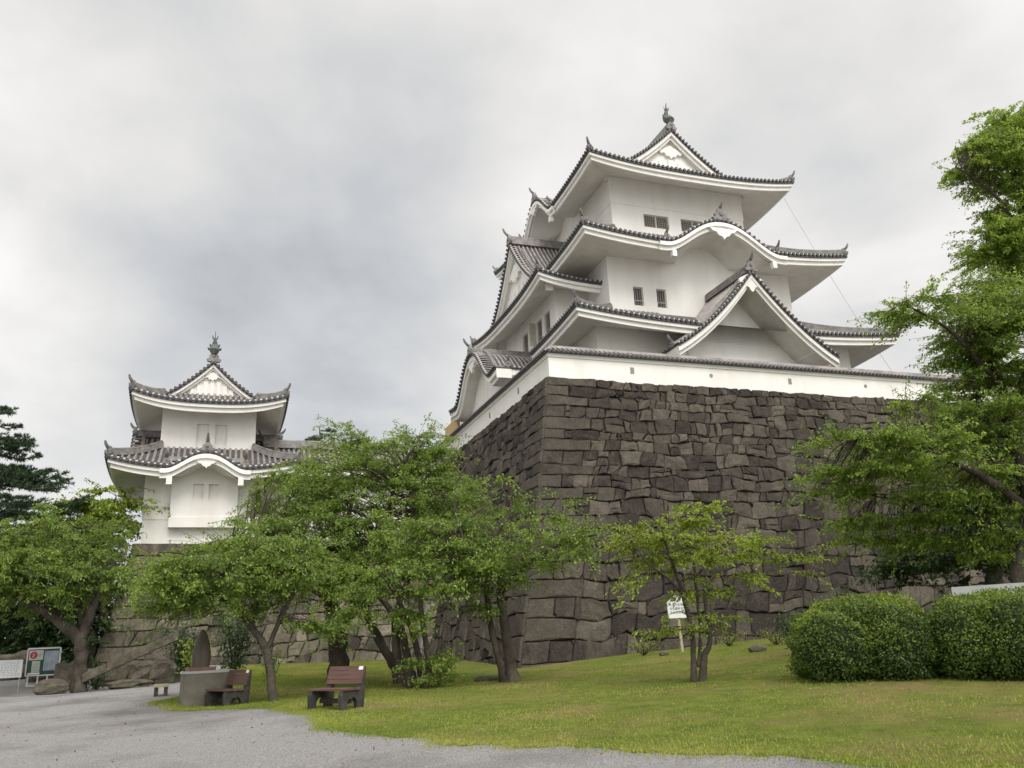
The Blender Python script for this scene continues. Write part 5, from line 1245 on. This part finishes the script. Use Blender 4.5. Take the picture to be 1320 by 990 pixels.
# text board at the left edge
b = on_ground(8, 893, 36.0); k = mpp(36)
t = thing('text_board', 'wide white text board on thin posts cut by the left edge of the picture', 'notice board', b, R(8))
mb = MB(); mb.box(-1.35, .50, -.03, .03, .54, 1.23); build(mb, 'panel', M['white'], t)
mb = MB()
rg2 = random.Random(3)
for i in range(9):
    x = -1.2
    while x < .36:
        w = rg2.uniform(.04, .10); mb.box(x, x+w, -.036, -.031, 1.14-i*.065, 1.16-i*.065); x += w+rg2.uniform(.03, .06)
build(mb, 'printed_text', M['grey_ink'], t)
for x in (-1.2, .42):
    mb = MB(); mb.box(x-.025, x+.025, .03, .07, -.1, 1.2); build(mb, 'post', M['steel'], t)
# green guide board
b = on_ground(52, 888, 37.5)
lower = lambda x, y, z: (x*.95, y, z-.42)
t = thing('guide_board', 'green framed guide board with posters and a picture on white legs', 'notice board', b, R(8))
mb = MB(); mb.box(-.66, .66, -.03, .03, .88, 1.92, 0, T=lower); build(mb, 'panel', M['green_board'], t)
mb = MB()
for x0, x1, z0, z1 in ((-.70, -.66, .84, 1.96), (.66, .70, .84, 1.96), (-.66, .66, .84, .88), (-.66, .66, 1.92, 1.98)): mb.box(x0, x1, -.06, .05, z0, z1, 0, T=lower)
build(mb, 'frame', M['white'], t)
for nm, m, x0, x1, z0, z1 in (('poster', 'pale_print', -.62, -.02, 1.48, 1.88), ('poster', 'pale_print', -.46, -.12, .98, 1.44), ('picture', 'blue_grey', .03, .63, 1.04, 1.84), ('poster', 'white', -.60, -.1, .90, .97)):
    mb = MB(); mb.box(x0, x1, -.04, -.031, z0, z1, 0, T=lower); build(mb, nm, M[m], t)
mb = MB(); mb.tube([(-.40, -.041, 1.26), (-.40, -.046, 1.26)], .15, 20); build(mb, 'red_emblem', M['red_ink'], t)
mb = MB()
for a, c, e, g in ((-.48, -.36, 1.72, 1.75), (-.45, -.42, 1.60, 1.75), (-.40, -.37, 1.62, 1.70), (-.48, -.45, 1.58, 1.66), (-.2, -.12, 1.66, 1.70), (-.18, -.14, 1.60, 1.76)): mb.box(a, c, -.052, -.047, e, g, 0, T=lower)
for i in range(6): mb.box(-.42, -.16, -.047, -.042, 1.04+i*.06, 1.06+i*.06, 0, T=lower)
build(mb, 'printed_text', M['grey_ink'], t)
for x in (-.62, -.2, .2, .62):
    mb = MB(); mb.box(x-.028, x+.028, .05, .10, -.1, .9, 0, T=lambda x, y, z: (x*.95, y, z*.58)); build(mb, 'leg', M['white'], t)
mb = MB(); mb.box(-.60, .60, .06, .095, .42, .47, 0, T=lower); build(mb, 'cross_rail', M['white'], t)
# small notice on a stake
b = on_ground(880, 841, 31.6)
t = thing('small_notice', 'small white house shaped notice on a pale stake before the castle wall', 'notice board', b, R(4))
tl = lambda x, y, z: (x-.03*z, y, z)
mb = MB(); mb.box(-.045, .045, -.04, .04, -.2, 1.2, 0, T=tl); build(mb, 'stake', M['stake'], t)
mb = MB(); mb.extrude([(-.37, 1.18), (.37, 1.18), (.37, 1.74), (.05, 1.98), (-.05, 1.98), (-.37, 1.74)], tl, -.08, -.045); build(mb, 'panel', M['white'], t)
mb = MB()
for x0 in (-.14, .05):
    mb.box(x0, x0+.11, -.088, -.081, 1.86, 1.885, 0, T=tl); mb.box(x0+.04, x0+.065, -.088, -.081, 1.76, 1.92, 0, T=tl); mb.box(x0+.005, x0+.105, -.087, -.081, 1.79, 1.81, 0, T=tl)
build(mb, 'red_heading', M['red_ink'], t)
mb = MB(); rg2 = random.Random(6)
for i in range(3):
    for j in range(6):
        x = -.29+j*.10; z = 1.62-i*.14
        for q in range(4): mb.box(x+rg2.uniform(0, .01), x+.075, -.087, -.081, z+q*.022, z+q*.022+.012, 0, T=tl)
        mb.box(x+.03, x+.045, -.0875, -.081, z-.005, z+.085, 0, T=tl)
build(mb, 'printed_text', M['grey_ink'], t)

# pale concrete block above the right hedge
a, c = at(1226, 757, 19.2), at(1420, 757, 17.6); b = np.array((a[0], a[1], gz(a[0], a[1]))); ang = math.atan2(c[1]-a[1], c[0]-a[0])
t = build(MB_box := (lambda: (lambda m: (m.box(0, 4.2, 0, 1.6, -.2, at(1226, 757, 19.2)[2]-b[2]), m)[1])(MB()))(), 'concrete_block', M['concrete_pale']); t.location = tuple(b); t.rotation_euler = (0, 0, ang)
tag(t, 'long pale concrete block showing above the hedge at the right edge', 'wall')

# white prop pole leaning beside the ivy stems
mb = MB(); p0, p1 = on_ground(538, 850, 29.5), at(549, 770, 29.0); mb.tube([p0-p0, p1-p0], [.055, .055], 8); o = build(mb, 'prop_pole', M['white']); o.location = tuple(p0)
tag(o, 'white pole leaning behind the ivy clad cherry stems', 'pole')
